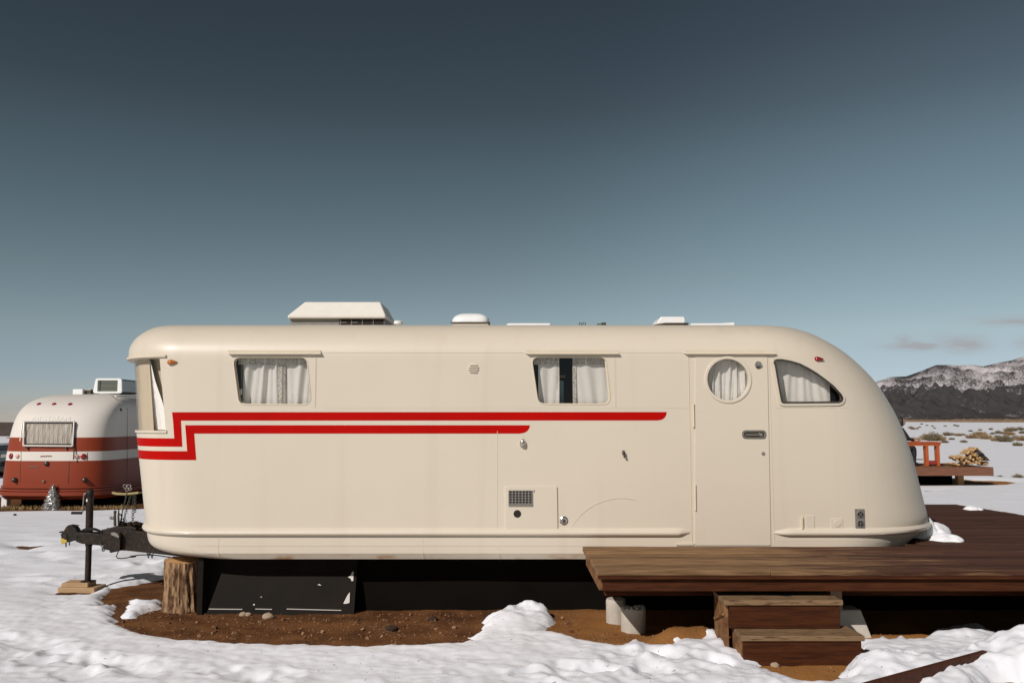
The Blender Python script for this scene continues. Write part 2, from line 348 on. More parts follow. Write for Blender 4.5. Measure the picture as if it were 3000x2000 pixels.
def sdist(poly, X, Y):                                    # signed distance: negative inside
    p = np.array(poly); n = len(p); d = np.full(X.shape, 1e9); ins = np.zeros(X.shape, bool)
    for i in range(n):
        a, b = p[i], p[(i+1) % n]; e = b-a; wx, wy = X-a[0], Y-a[1]
        t = np.clip((wx*e[0]+wy*e[1])/(e@e+1e-12), 0, 1); d = np.minimum(d, (wx-e[0]*t)**2+(wy-e[1]*t)**2)
        if a[1] != b[1]: ins ^= ((a[1] > Y) != (b[1] > Y)) & (X < e[0]*(Y-a[1])/e[1]+a[0])
    return np.where(ins, -1, 1)*np.sqrt(d)
def near_sd(poly, X, Y, pad=1.0):
    p = np.array(poly); m = (X > p[:,0].min()-pad)&(X < p[:,0].max()+pad)&(Y > p[:,1].min()-pad)&(Y < p[:,1].max()+pad)
    out = np.full(X.shape, pad); out[m] = np.minimum(pad, sdist(poly, X[m], Y[m])); return out
def far_drop(X, Y): return -60*sstep(80, 700, Y)*sstep(-25, -60, X*1000/np.maximum(Y, 1)/10)
def dirt_h(X, Y):
    h = 0.010*fbm(X*2.2, Y*2.2, 3, 3)+0.006*noise(X*13, Y*13, 5)
    h = h+0.12*np.exp(-np.abs((X-1.40)/0.26)**3-((Y-6.95)/0.14)**2)*(1+0.25*noise(X*7, Y*7, 6))+0.04*np.exp(-np.abs((X-3.15)/0.6)**3-((Y-7.0)/0.15)**2)*(1+0.2*noise(X*7, Y*7, 6))
    h = h-0.09*sstep(12, 17, Y)*sstep(60, 30, Y)*sstep(-3, -7, X)
    return h*sstep(60, 15, np.hypot(X, Y))+far_drop(X, Y)
PRINTS = []
def trail(pts, n, jit, r=(0.07, 0.13)):
    for k in range(n):
        t = k/(n-1)*(len(pts)-1); i = min(int(t), len(pts)-2); q = t-i
        x = pts[i][0]*(1-q)+pts[i+1][0]*q+random.gauss(0, jit); y = pts[i][1]*(1-q)+pts[i+1][1]*q+random.gauss(0, jit*0.6)
        PRINTS.append((x, y, random.uniform(*r), random.uniform(0, 3.1), random.uniform(0.012, 0.034)))
trail(px((-60,1868),(80,1895),(170,1925),(260,1945),(350,1960),(470,1985)), 20, 0.05)
trail(px((0,1930),(120,1965),(240,1990)), 9, 0.07)
trail(px((560,1975),(700,1985),(820,1990)), 8, 0.07)
trail(px((1500,1990),(1680,1975),(1850,1965),(2000,1985)), 14, 0.10)
trail(px((1800,1925),(1950,1920),(2080,1950),(2200,1975)), 12, 0.09)
trail(px((0,1670),(90,1650),(160,1632),(240,1610),(330,1600)), 26, 0.20, (0.06, 0.14))
trail(px((20,1700),(140,1720),(200,1690)), 8, 0.15)
trail(px((60,1530),(130,1535),(210,1530)), 12, 0.35, (0.08, 0.2))
trail(px((0,1585),(60,1545),(150,1560),(170,1590)), 14, 0.3, (0.08, 0.2))
trail(px((230,1660),(330,1660),(420,1655)), 9, 0.2)
def snow_h(X, Y):
    H = dirt_h(X, Y); D = np.hypot(X, Y)
    sd = near_sd(DIRT_A, X, Y)
    sd = np.maximum(sd, -near_sd(SNOW_B, X, Y))
    for p in DIRTS: sd = np.minimum(sd, near_sd(p, X, Y))
    rough = sstep(0.35, 0.0, np.abs(sd))
    sd = sd+rough*(0.035*noise(X*6, Y*9, 8)+0.018*noise(X*19, Y*24, 9))
    T = np.where(sd > 0, 0.055*(1-np.exp(-sd/0.05)), np.maximum(sd*0.6, -0.10))
    on = sstep(0.0, 0.18, sd); nearw = sstep(40, 12, D)
    T = T+on*nearw*(0.016*fbm(X*0.8, Y*0.8, 3, 20)+0.006*fbm(X*3.5, Y*4.5, 3, 24)+0.0022*noise(X*16, Y*22, 26))
    # trampled, lumpy areas
    lum = np.abs(fbm(X*2.6, Y*3.0, 4, 30))
    tr = sstep(6.15, 5.9, Y)*sstep(-0.6, 0.8, X)+sstep(0.5, 1.2, X)*sstep(7.3, 6.9, Y)*0.8+sstep(6.35, 5.95, Y+0.08*X)*0.25
    T = T+on*np.clip(tr, 0, 1)*(0.024*lum+0.010*np.abs(noise(X*9, Y*11, 33))-0.006)
    md = sstep(3.2, -1, X)*sstep(-6, -4.2, -X-Y*0)*0
    roughleft = np.exp(-((Y-11.5-0.25*(X+5))/1.1)**2)*sstep(-2.5, -4, X)*sstep(30, 20, D)
    T = T+on*roughleft*(0.05*np.abs(fbm(X*1.9, Y*1.3, 4, 36))+0.01*noise(X*8, Y*6, 37))
    # mound in front of the skirting and heaps shovelled off the deck
    T = T+0.075*np.exp(-(np.abs(X-0.12)/0.27)**3-((Y-7.80)/0.20)**2)*sstep(-0.05, 0.08, sd)*(1+0.5*noise(X*8, Y*8, 40)+0.25*noise(X*21, Y*21, 41))+0.05*np.exp(-((X+0.08)/0.25)**2-((Y-7.5)/0.16)**2)*sstep(-0.02, 0.1, sd)
    yc = 6.12+0.2*sstep(2.9, 3.6, X); pile = (0.07*sstep(2.45, 2.9, X)+0.20*sstep(3.0, 4.1, X))*np.exp(-(np.maximum(Y-yc, 0)/0.17)**2-(np.maximum(yc-Y, 0)/0.55)**2)*sstep(9, 6, X)
    pile = pile+0.10*np.exp(-((X-2.50)/0.22)**2-((Y-6.05)/0.18)**2)+0.05*np.exp(-((X-1.35)/0.25)**2-((Y-6.55)/0.15)**2)+0.06*np.exp(-((X-1.62)/0.12)**2-((Y-6.62)/0.10)**2)
    lump = np.abs(noise(X*3.1, Y*3.6, 50))*0.75+np.abs(noise(X*6.7, Y*7.3, 51))*0.35
    T = T+sstep(-0.04, 0.10, sd)*pile*(0.80+0.55*(0.55-lump))+sstep(0, 0.1, sd)*np.clip(pile*9, 0, 1)*0.012*noise(X*14, Y*16, 55)
    # sharp clods in the heap area
    cl = np.maximum(0, noise(X*7.5, Y*8.5, 52)-0.30)*sstep(2.4, 2.7, X)*sstep(6.75, 6.5, Y)*on
    T = T+0.07*cl
    for (x, y, r, a, d) in PRINTS:
        m = (np.abs(X-x) < 4*r)&(np.abs(Y-y) < 4*r)
        if not m.any(): continue
        ca, sa = math.cos(a), math.sin(a); p = ((X[m]-x)*ca+(Y[m]-y)*sa)/(r*1.5); q = (-(X[m]-x)*sa+(Y[m]-y)*ca)/r
        rr = np.sqrt(p*p+q*q)*(1+0.25*noise(X[m]*11, Y[m]*11, 60)); on_m = on[m]
        T[m] += on_m*(-0.75*d*np.exp(-rr**4)+0.25*d*np.exp(-((rr-1.35)/0.35)**2))
    # old wheel ruts to the left, behind the drawbar
    T = T-on*0.035*np.exp(-((Y-12.6-0.02*X)/0.09)**2)*sstep(-3, -5, X)*sstep(-12, -9, X)-on*0.03*np.exp(-((Y-11.35-0.1*(X+6))/0.08)**2)*sstep(-5.2, -5.6, X)*sstep(-9, -7, X)
    T = T-0.05*np.exp(-((X+4.42)/0.33)**4-((Y-8.92)/0.26)**4)*on
    far = sstep(60, 200, D)
    return H+T*(1-far)+far*0.06
def axis_x(fine, x0, x1, end):
    a = list(np.arange(x0, x1, fine)); s = fine; q = x1
    while q < end: a.append(q); s *= 1.075; q += s
    s = fine; q = x0-fine; b = []
    while q > -end: b.append(q); s *= 1.075; q -= s
    return np.array(b[::-1]+a+[end])
def axis_y(fine, y0, y1, end, g=1.028):
    a = list(np.arange(y0, y1, fine)); s = fine; q = y1
    while q < end: a.append(q); s *= g; q += s
    return np.array([y0-6, y0-2, y0-0.5]+a+[end])
def sheet(name, m, xs, ys, fn):
    X, Y = np.meshgrid(xs, ys); Z = fn(X, Y); ny, nx = X.shape
    co = np.stack([X, Y, Z], -1).reshape(-1, 3).astype(np.float32)
    i = np.arange(nx-1)[None, :]+nx*np.arange(ny-1)[:, None]
    q = np.stack([i, i+1, i+nx+1, i+nx], -1).reshape(-1, 4).astype(np.int32)
    me = bpy.data.meshes.new(name); me.vertices.add(len(co)); me.vertices.foreach_set('co', co.ravel())
    me.loops.add(q.size); me.loops.foreach_set('vertex_index', q.ravel()); me.polygons.add(len(q))
    me.polygons.foreach_set('loop_start', np.arange(len(q), dtype=np.int32)*4); me.update(calc_edges=True); me.validate()
    me.polygons.foreach_set('use_smooth', [True]*len(q)); me.materials.append(m)
    o = bpy.data.objects.new(name, me); COL.objects.link(o); return o
def soil_material():
    m = mat('red_brown_soil', (0.175, 0.076, 0.029), 0.95, spec=0.1, c2=(0.055, 0.021, 0.008), vs=3.0, mask=(0.32, 0.66), detail=9, bump=1.0, bs=55)
    n, l = m.node_tree.nodes, m.node_tree.links; p = n['Principled BSDF']; t = n['Texture Coordinate']
    base = p.inputs['Base Color'].links[0].from_socket
    # drier orange soil round the piers and deck, speckles of straw and grit
    z = n.new('ShaderNodeTexNoise'); z.inputs['Scale'].default_value = 1.1; z.inputs['Detail'].default_value = 6
    sx = n.new('ShaderNodeSeparateXYZ'); l.new(t.outputs['Object'], sx.inputs[0]); l.new(t.outputs['Object'], z.inputs['Vector'])
    a = n.new('ShaderNodeMapRange'); a.inputs['From Min'].default_value = -0.2; a.inputs['From Max'].default_value = 1.2; l.new(sx.outputs['X'], a.inputs['Value'])
    k = n.new('ShaderNodeMath'); k.operation = 'MULTIPLY'; l.new(a.outputs[0], k.inputs[0]); l.new(z.outputs['Fac'], k.inputs[1])
    k2 = n.new('ShaderNodeMath'); k2.operation = 'MULTIPLY'; k2.use_clamp = True; l.new(k.outputs[0], k2.inputs[0]); k2.inputs[1].default_value = 1.5
    x = n.new('ShaderNodeMixRGB'); l.new(k2.outputs[0], x.inputs[0]); l.new(base, x.inputs[1]); x.inputs[2].default_value = (0.36, 0.165, 0.048, 1)
    s = n.new('ShaderNodeTexVoronoi'); s.inputs['Scale'].default_value = 48; l.new(t.outputs['Object'], s.inputs['Vector'])
    sr = n.new('ShaderNodeValToRGB'); sr.color_ramp.elements[0].position = 0.16; sr.color_ramp.elements[1].position = 0.24
    sr.color_ramp.elements[0].color = (0.55, 0.55, 0.55, 1); sr.color_ramp.elements[1].color = (0, 0, 0, 1); l.new(s.outputs['Distance'], sr.inputs[0])
    sc = n.new('ShaderNodeSeparateColor'); l.new(s.outputs['Color'], sc.inputs[0])
    g = n.new('ShaderNodeMath'); g.operation = 'GREATER_THAN'; g.inputs[1].default_value = 0.72; l.new(sc.outputs[0], g.inputs[0])
    gm = n.new('ShaderNodeMath'); gm.operation = 'MULTIPLY'; l.new(g.outputs[0], gm.inputs[0]); l.new(sr.outputs[0], gm.inputs[1])
    y = n.new('ShaderNodeMixRGB'); l.new(gm.outputs[0], y.inputs[0]); l.new(x.outputs[0], y.inputs[1]); y.inputs[2].default_value = (0.40, 0.26, 0.13, 1)
    l.new(y.outputs[0], p.inputs['Base Color'])
    return m
def snow_material():
    m = mat('snow', (0.79, 0.80, 0.84), 0.75, c2=(0.74, 0.745, 0.77), vs=1.6, mask=(0.35, 0.65), bump=0.22, bs=30, spec=0.3)
    n, l = m.node_tree.nodes, m.node_tree.links; p = n['Principled BSDF']; t = n['Texture Coordinate']; base = p.inputs['Base Color'].links[0].from_socket
    a = n.new('ShaderNodeTexNoise'); a.inputs['Scale'].default_value = 26; a.inputs['Detail'].default_value = 2; l.new(t.outputs['Object'], a.inputs['Vector'])
    b = n.new('ShaderNodeTexNoise'); b.inputs['Scale'].default_value = 0.9; b.inputs['Detail'].default_value = 3; l.new(t.outputs['Object'], b.inputs['Vector'])
    s_ = n.new('ShaderNodeMath'); s_.operation = 'MULTIPLY_ADD'; l.new(b.outputs['Fac'], s_.inputs[0]); s_.inputs[1].default_value = 0.22; l.new(a.outputs['Fac'], s_.inputs[2])
    r = n.new('ShaderNodeValToRGB'); l.new(s_.outputs[0], r.inputs[0]); r.color_ramp.elements[0].position = 0.83; r.color_ramp.elements[1].position = 0.88; r.color_ramp.elements[1].color = (0.8, 0.8, 0.8, 1)
    x = n.new('ShaderNodeMixRGB'); l.new(r.outputs[0], x.inputs[0]); l.new(base, x.inputs[1]); x.inputs[2].default_value = (0.20, 0.13, 0.08, 1); l.new(x.outputs[0], p.inputs['Base Color'])
    return m
soil = sheet('ground', soil_material(), axis_x(0.05, -4.4, 4.4, 9000), axis_y(0.045, 5.2, 9.2, 9000, 1.035), dirt_h); tag(soil, kind='structure')
snow = sheet('snow', snow_material(), axis_x(0.021, -4.3, 4.3, 9000), axis_y(0.021, 5.3, 8.6, 9000, 1.022), snow_h); tag(snow, kind='structure')
def gz(x, y): return float(max(dirt_h(np.array([[x]]), np.array([[y]]))[0, 0], snow_h(np.array([[x]]), np.array([[y]]))[0, 0]))

# mountains on the right and a dark hill on the far left
def mountain_material(name, dark, snowy, zlo, zhi, sc):
    m = bpy.data.materials.new(name); m.use_nodes = True; n, l = m.node_tree.nodes, m.node_tree.links; p = n['Principled BSDF']; p.inputs['Roughness'].default_value = 1.0; p.inputs['Specular IOR Level'].default_value = 0
    t = n.new('ShaderNodeTexCoord'); sx = n.new('ShaderNodeSeparateXYZ'); l.new(t.outputs['Object'], sx.inputs[0])
    def nz(s, d):
        z = n.new('ShaderNodeTexNoise'); z.inputs['Scale'].default_value = s; z.inputs['Detail'].default_value = d; z.inputs['Roughness'].default_value = 0.7; l.new(t.outputs['Object'], z.inputs['Vector']); return z.outputs['Fac']
    a = n.new('ShaderNodeMapRange'); a.inputs['From Min'].default_value = zlo; a.inputs['From Max'].default_value = zhi; a.clamp = False; l.new(sx.outputs['Z'], a.inputs['Value'])
    def mm(op, *q):
        k = n.new('ShaderNodeMath'); k.operation = op
        for i, v in enumerate(q):
            if isinstance(v, (int, float)): k.inputs[i].default_value = v
            else: l.new(v, k.inputs[i])
        return k.outputs[0]
    f = mm('ADD', mm('MULTIPLY', mm('SUBTRACT', nz(0.012*sc, 5), 0.5), 0.7), mm('MULTIPLY', mm('SUBTRACT', nz(0.085*sc, 2), 0.5), 1.5))
    if sc == 1.0:
        at = n.new('ShaderNodeAttribute'); at.attribute_name = 'snow'; g = mm('ADD', at.outputs['Fac'], f)
    else: g = mm('ADD', mm('MINIMUM', a.outputs[0], 0.70), f)
    r = n.new('ShaderNodeValToRGB'); l.new(g, r.inputs[0]); e = r.color_ramp.elements
    e[0].position = 0.30; e[1].position = 1.05; e[0].color = (*dark, 1); e[1].color = (*snowy, 1)
    l.new(r.outputs[0], p.inputs['Base Color']); return m
def mountains():
    # crest line in metres at 5.6 km, spurs running down towards the plain
    cu = [2300, 2480, 2560, 2610, 2655, 2700, 2742, 2770, 2810, 2850, 2880, 2920, 2960, 3000, 3080, 3200, 3400]
    cvv = [1150, 1135, 1120, 1104, 1102, 1086, 1069, 1068, 1070, 1068, 1073, 1063, 1056, 1043, 1020, 1000, 1010]
    YCR = 5600.0; cx = np.array([P(u, v, YCR)[0] for u, v in zip(cu, cvv)]); cz = np.array([P(u, v, YCR)[1] for u, v in zip(cu, cvv)])
    xs = np.linspace(1000, 5200, 620); ys = np.concatenate([np.linspace(3700, 5600, 250), np.linspace(5620, 7000, 20)])
    keep = {}
    def fn(X, Y):
        A = X*YCR/Y                                       # spurs fan a little with distance
        crest = np.interp(A, cx, cz); t = (Y-3900)/(YCR-3900)
        s = np.clip(t, 0, 1); base = np.where(t < 1, crest*(0.16*sstep(0, 0.45, s)+0.84*s**2.3), crest*np.clip(1-(Y-YCR)/2600, 0, 1))
        W = X*0.9+(Y-5600)*0.55+60*fbm(X*0.0012, Y*0.0012, 3, 70)
        rid = 1-np.abs(noise(W*0.0042, Y*0.0007, 71))*2.0; rid2 = 1-np.abs(noise((X*0.8-Y*0.8)*0.011, Y*0.003+X*0.002, 73))*2
        sp = np.sin(np.clip(s, 0, 1)*np.pi)**0.8; keep['snow'] = 0.42+0.62*sstep(0.25, 0.95, s)*(0.75+0.5*sstep(2600, 3300, A)*0.5)-0.55*np.clip(rid-0.25, 0, 1)-0.30*np.clip(rid2-0.2, 0, 1)+0.28*fbm(X*0.004, Y*0.003, 4, 78)-0.5*sstep(0.93, 1.0, s)*(0.5+noise(X*0.006, Y*0, 79))
        z = base+sp*(95*(rid-0.45)+34*(rid2-0.4)+10*fbm(X*0.01, Y*0.008, 3, 75))*sstep(0.05, 0.4, s)
        return np.maximum(z, -3)+np.where(t < -0.1, -5, 0)
    o = sheet('mountains', mountain_material('wooded_snowy_slope', (0.052, 0.049, 0.048), (0.50, 0.47, 0.475), 60, 330, 1.0), xs, ys, fn)
    at = o.data.attributes.new('snow', 'FLOAT', 'POINT'); at.data.foreach_set('value', keep['snow'].astype(np.float32).ravel())
    return tag(o, kind='structure')
mountains()
def hill():
    xs = np.linspace(-1700, -600, 200); ys = np.linspace(1200, 1900, 50)
    def fn(X, Y):
        k = np.clip(1-np.abs(Y-1550)/340, 0, 1); return -62+k*(57+7*fbm(X*0.006, Y*0.002, 4, 80))
    return tag(sheet('hill', mountain_material('brown_hillside', (0.075, 0.055, 0.05), (0.13, 0.10, 0.09), -60, 0, 2.0), xs, ys, fn), kind='structure')
hill()

# ------------------------------------------------------------------ the cream travel trailer
# levels of the shell: height, half width, front end, rear end (metres)
Z0, ZT = 2.33, 2.665
TAB_Z = [0.505, 0.525, 0.545, 0.575, 0.62, 0.70, 0.80, 1.0, 1.2, 1.4, 1.6, 1.8, 2.0, 2.15, 2.25, 2.33, 2.417, 2.497, 2.554, 2.598, 2.628, 2.649, 2.659, 2.664, 2.665]
TAB_L = [-3.20, -3.36, -3.46, -3.53, -3.568, -3.585, -3.601, -3.632, -3.66, -3.689, -3.717, -3.747, -3.776, -3.798, -3.812, -3.824, -3.828, -3.806, -3.769, -3.725, -3.690, -3.661, -3.643, -3.620, -3.60]
TAB_R = [3.80, 3.84, 3.87, 3.90, 3.95, 4.05, 4.118, 4.080, 4.038, 3.995, 3.934, 3.852, 3.743, 3.641, 3.551, 3.468, 3.366, 3.251, 3.157, 3.076, 3.002, 2.951, 2.905, 2.87, 2.84]
NL, NR, AL, AR = 2.5, 2.4, 0.8, 1.05
def half_w(z):
    if z <= 0.56: return HW-0.03*(0.56-z)/0.055
    return HW if z <= Z0 else HW-0.45+0.45*math.sqrt(max(0, 1-((z-Z0)/(ZT-Z0))**2))
def ends(z): return float(pchip(TAB_Z, TAB_L, np.array([z]))[0]), float(pchip(TAB_Z, TAB_R, np.array([z]))[0])
NS, NE = 170, 44
def outline(z, w=None, off=0.0, xl=None, xr=None):
    # closed plan curve, starting at the near wall front corner and running to the rear, round, and back
    w = half_w(z) if w is None else w; a, b = ends(z)
    xl = a if xl is None else xl; xr = b if xr is None else xr
    al, ar = AL*max(0.35, w/HW), AR*max(0.35, w/HW); pts = []
    for i in range(NS): pts.append((xl+al+(xr-ar-xl-al)*i/NS, YC-w))
    for i in range(NE):
        t = -math.pi/2+math.pi*i/NE; s, c = math.sin(t), math.cos(t)
        pts.append((xr-ar+ar*abs(c)**(2/NR), YC+w*math.copysign(abs(s)**(2/NR), s)))
    for i in range(NS): pts.append((xr-ar+(xl+al-xr+ar)*i/NS, YC+w))
    for i in range(NE):
        t = math.pi/2+math.pi*i/NE; s, c = math.sin(t), math.cos(t)
        pts.append((xl+al-al*abs(c)**(2/NL), YC+w*math.copysign(abs(s)**(2/NL), s)))
    if off:
        n = len(pts); q = []
        for i in range(n):
            (x0, y0), (x1, y1) = pts[(i-1) % n], pts[(i+1) % n]; d = math.hypot(x1-x0, y1-y0) or 1
            o = off(i) if callable(off) else off
            q.append((pts[i][0]+(y1-y0)/d*o, pts[i][1]-(x1-x0)/d*o))
        pts = q
    return pts
NTOT = 2*NS+2*NE
def shell():
    zs = [0.505, 0.51, 0.525, 0.535, 0.545, 0.56, 0.575, 0.595, 0.62, 0.66, 0.70, 0.74]+list(np.arange(0.79, Z0-0.01, 0.055))+[Z0]
    zs += [Z0+(ZT-Z0)*math.sin(R(a)) for a in (7, 14, 21, 28, 35, 42, 49, 56, 63, 69, 75, 80, 85, 90)]
    rows = [[(x, y, z) for x, y in outline(z)] for z in zs]; m = MB()
    for k, (dl, dr) in zip((0.85, 0.7, 0.5, 0.3, 0.1), ((0.03, 0.05), (0.08, 0.12), (0.18, 0.25), (0.3, 0.4), (0.42, 0.55))):
        rows.append([(x, y, ZT+0.03*(1-k*k)) for x, y in outline(ZT, w=(HW-0.45)*k, xl=-3.60+dl, xr=2.84-dr)])
    m.grid(rows, closed=True); base = len(m.v)-NTOT
    m.f.append(tuple(range(NTOT))[::-1]); m.mi.append(0); m.f.append(tuple(range(base, base+NTOT))); m.mi.append(0)
    return m.mesh('body', [M['cream'], M['dark']])
TRAILER = thing('travel_trailer', 'cream streamlined vintage travel trailer with two red zigzag stripes, standing beside the brown deck', 'travel trailer', (0.2, YC, 0.0))
body_me = shell()
def W(u, v, Y=YW): return P(u, v, Y)
# window outlines on the near wall
WIN1 = rounded([W(682, 1046), W(898, 1046), W(912, 1185), W(700, 1184)], [0.062, 0.062, 0.075, 0.075])
WIN2 = rounded([W(1557, 1045), W(1774, 1045), W(1789, 1184), W(1577, 1183)], [0.062, 0.062, 0.075, 0.075])
QWIN = [W(u, v) for u, v in ((2268,1072),(2264,1062),(2267,1054),(2275,1051),(2290,1051),(2317,1056),(2344,1064),(2368,1076),(2395,1092),(2419,1109),(2445,1129),(2468,1154),(2472,1163),(2471,1171),(2466,1177),(2457,1180),(2400,1181),(2340,1181.5),(2295,1181.5),(2289,1180),(2286,1175),(2277,1125))]
PORT_C = W(2132, 1112); PORT_R = 0.192
def circ(c, r, n=40): return [(c[0]+r*math.cos(6.28318*k/n), c[1]+r*math.sin(6.28318*k/n)) for k in range(n)]
def pocket(m, poly, reveal, depth, wide, ys=YW-0.12):      # opening with a painted reveal and a wider dark room behind
    n = len(poly); big = grow(poly, wide); lo = len(m.v)
    rings = [(poly, ys), (poly, YW+reveal), (big, YW+reveal+0.004), (big, YW+depth)]
    for pl, y in rings: m.v += [(x, y, z) for x, z in pl]
    for k in range(3):
        for i in range(n):
            j = (i+1) % n; m.f.append((lo+k*n+i, lo+k*n+j, lo+(k+1)*n+j, lo+(k+1)*n+i)); m.mi.append(0 if k == 0 else 1)
    m.f.append(tuple(lo+i for i in range(n))[::-1]); m.mi.append(0); m.f.append(tuple(lo+3*n+i for i in range(n))); m.mi.append(1)
cut = MB()
pocket(cut, WIN1, 0.055, 0.45, 0.05); pocket(cut, WIN2, 0.055, 0.45, 0.05)
pocket(cut, QWIN, 0.085, 0.45, 0.02); pocket(cut, circ(PORT_C, PORT_R), 0.06, 0.35, 0.02)
# wraparound front window: a band cut into the rounded front
GL_T, GL_B = 2.315, 1.655
def front_idx(z, x_edge):
    # indices of the outline from the near wall point at x_edge, round the front, to the far side
    o = outline(z); near = [i for i in range(NS+NE+NS+NE-NE//2-6, NTOT)]
    return o
def front_param(z, off, x_edge):
    """points along the front curve, from the near-wall edge at x_edge round to the far wall"""
    o = outline(z, off=off); seq = [o[i] for i in range(NS+NE+NS-6, NTOT)]+[o[i] for i in range(0, 14)]
    seq = seq[::-1]                                        # now from near wall to far wall
    d = [0.0]
    k0 = next(i for i in range(len(seq)-1) if seq[i+1][0] <= x_edge)
    t = (seq[k0][0]-x_edge)/(seq[k0][0]-seq[k0+1][0]); st = (x_edge, seq[k0][1]*(1-t)+seq[k0+1][1]*t)
    seq = [st]+seq[k0+1:]
    for a, b in zip(seq, seq[1:]): d.append(d[-1]+math.hypot(b[0]-a[0], b[1]-a[1]))
    return np.array(seq), np.array(d)
def along(z, off, x_edge, dist):
    s, d = front_param(z, off, x_edge); return np.interp(dist, d, s[:,0]), np.interp(dist, d, s[:,1])
def edge_x(z): return float(np.interp(z, [1.66, 2.33], [W(483, 1258)[0], W(465, 1040)[0]]))
NF = 64
def front_band(zs, off, s0, s1, edge=edge_x, n=NF):
    rows = []
    for z in zs:
        o = off(z) if callable(off) else off; q = np.linspace(s0, s1, n); x, y = along(z, o, edge(z), q); rows.append([(a, b, z) for a, b in zip(x, y)])
    return rows
def band_solid(z0, z1, o_in, o_out, s0, s1, mi_in=1):
    m = MB(); zs = [z0, z1]
    ln = lambda o: front_param(z1, o, edge_x(z1))[1][-1]   # the same share of each curve
    a = front_band(zs, o_in, s0*ln(o_in), s1*ln(o_in)); b = front_band(zs, o_out, s0*ln(o_out), s1*ln(o_out)); n = NF
    m.v = [tuple(map(float, p)) for r in (a[0], a[1], b[0], b[1]) for p in r]
    for i in range(n-1):
        m.f += [(i, i+1, n+i+1, n+i), (2*n+i, 3*n+i, 3*n+i+1, 2*n+i+1), (i, 2*n+i, 2*n+i+1, i+1), (n+i, n+i+1, 3*n+i+1, 3*n+i)]; m.mi += [mi_in, 0, 0, 0]
    m.f += [(0, n, 3*n, 2*n), (n-1, 3*n-1, 4*n-1, 2*n-1)]; m.mi += [0, 0]
    return m
bs = band_solid(GL_B, GL_T, -0.16, 0.20, 0.0, 0.86)
cutm = cut.mesh('cut', [M['cream'], M['dark']])
BODY = link('body', body_me, TRAILER)
boolean(BODY, cutm)
boolean(BODY, bs.mesh('band_cut', [M['cream'], M['dark']]))
BODY.data.polygons.foreach_set('use_smooth', [True]*len(BODY.data.polygons)); BODY.data.set_sharp_from_angle(angle=R(28))
_bm = bmesh.new(); _bm.from_mesh(shell()); BVH = BVHTree.FromBMesh(_bm); _bm.free()
def wall_y(x, z):
    h = BVH.ray_cast(Vector((x, 5, z)), Vector((0, 1, 0))); return h[0].y if h[0] else YW

def cloth(rows_x, z0, z1, y, amp, k, seed, nz=16, skew=0.0):
    x0, x1 = rows_x; nx = 90; rows = []
    for j in range(nz+1):
        z = z0+(z1-z0)*j/nz; r = []
        for i in range(nx+1):
            x = x0+(x1-x0)*i/nx; ph = k*(x+skew*(z-z0)*math.sin(x*9+seed))
            d = amp*(math.sin(ph+seed)+0.6*math.sin(2.3*ph+1.7*seed+2.2*(z-z0)))
            r.append((x, y+d, z))
        rows.append(r)
    return MB().grid(rows)
def curtain(parent, x0, x1, z0, z1, y, amp, k, seed, material='curtain', name='curtain', skew=0.12):
    return cloth((x0, x1), z0, z1, y, amp, k, seed, skew=skew).build(name, M[material], parent, smooth=60)
def window(poly, name='window'):
    f = MB().frame(grow(poly, -0.008), grow(poly, 0.0005), YW+0.030, YW+0.050).build(name, M['cream_trim'], TRAILER)
    MB().frame(grow(poly, -0.002), grow(poly, 0.006), YW-0.004, YW+0.002).build('rim', M['cream_trim'], f, smooth=50)
    MB().prism(grow(poly, -0.010), YW+0.038, YW+0.043).build('pane', M['glass'], f)
    return f
w1 = window(WIN1)
a = W(682, 1046); b = W(912, 1185)
curtain(w1, W(703,1115)[0], W(822,1115)[0], b[1]-0.03, a[1]+0.03, YW+0.100, 0.016, 36, 1.0)
curtain(w1, W(819,1115)[0], W(925,1115)[0], b[1]-0.03, a[1]+0.03, YW+0.096, 0.014, 40, 2.6)
curtain(w1, W(690,1115)[0], W(740,1115)[0], b[1]-0.03, a[1]+0.03, YW+0.16, 0.012, 50, 2.0, 'beige_cloth')
MB().box(W(699,1115)[0], W(703,1115)[0], YW+0.055, YW+0.07, W(0,1155)[1], W(0,1139)[1]).build('latch', M['white'], w1)
w2 = window(WIN2)
curtain(w2, W(1578,1115)[0], W(1640,1115)[0], b[1]-0.03, a[1]+0.03, YW+0.092, 0.009, 42, 0.4)
curtain(w2, W(1680,1115)[0], W(1796,1115)[0], b[1]-0.03, a[1]+0.03, YW+0.092, 0.008, 30, 2.2)
MB().box(W(1634,1115)[0], W(1655,1115)[0], YW+0.20, YW+0.23, W(0,1195)[1], W(0,1112)[1]).build('teal_panel', M['teal'], w2)
MB().box(W(1634,1115)[0], W(1660,1115)[0], YW+0.19, YW+0.24, W(0,1103)[1], W(0,1096)[1]).build('shelf_edge', M['woodin'], w2)
MB().lathe((*W(1674,1056)[:1], YW+0.16, W(1674,1056)[1]), (0,0,1), [(0.004,-0.012),(0.02,-0.008),(0.012,0.006),(0.003,0.02)]).build('ceiling_lamp', M['chrome'], w2, smooth=40)
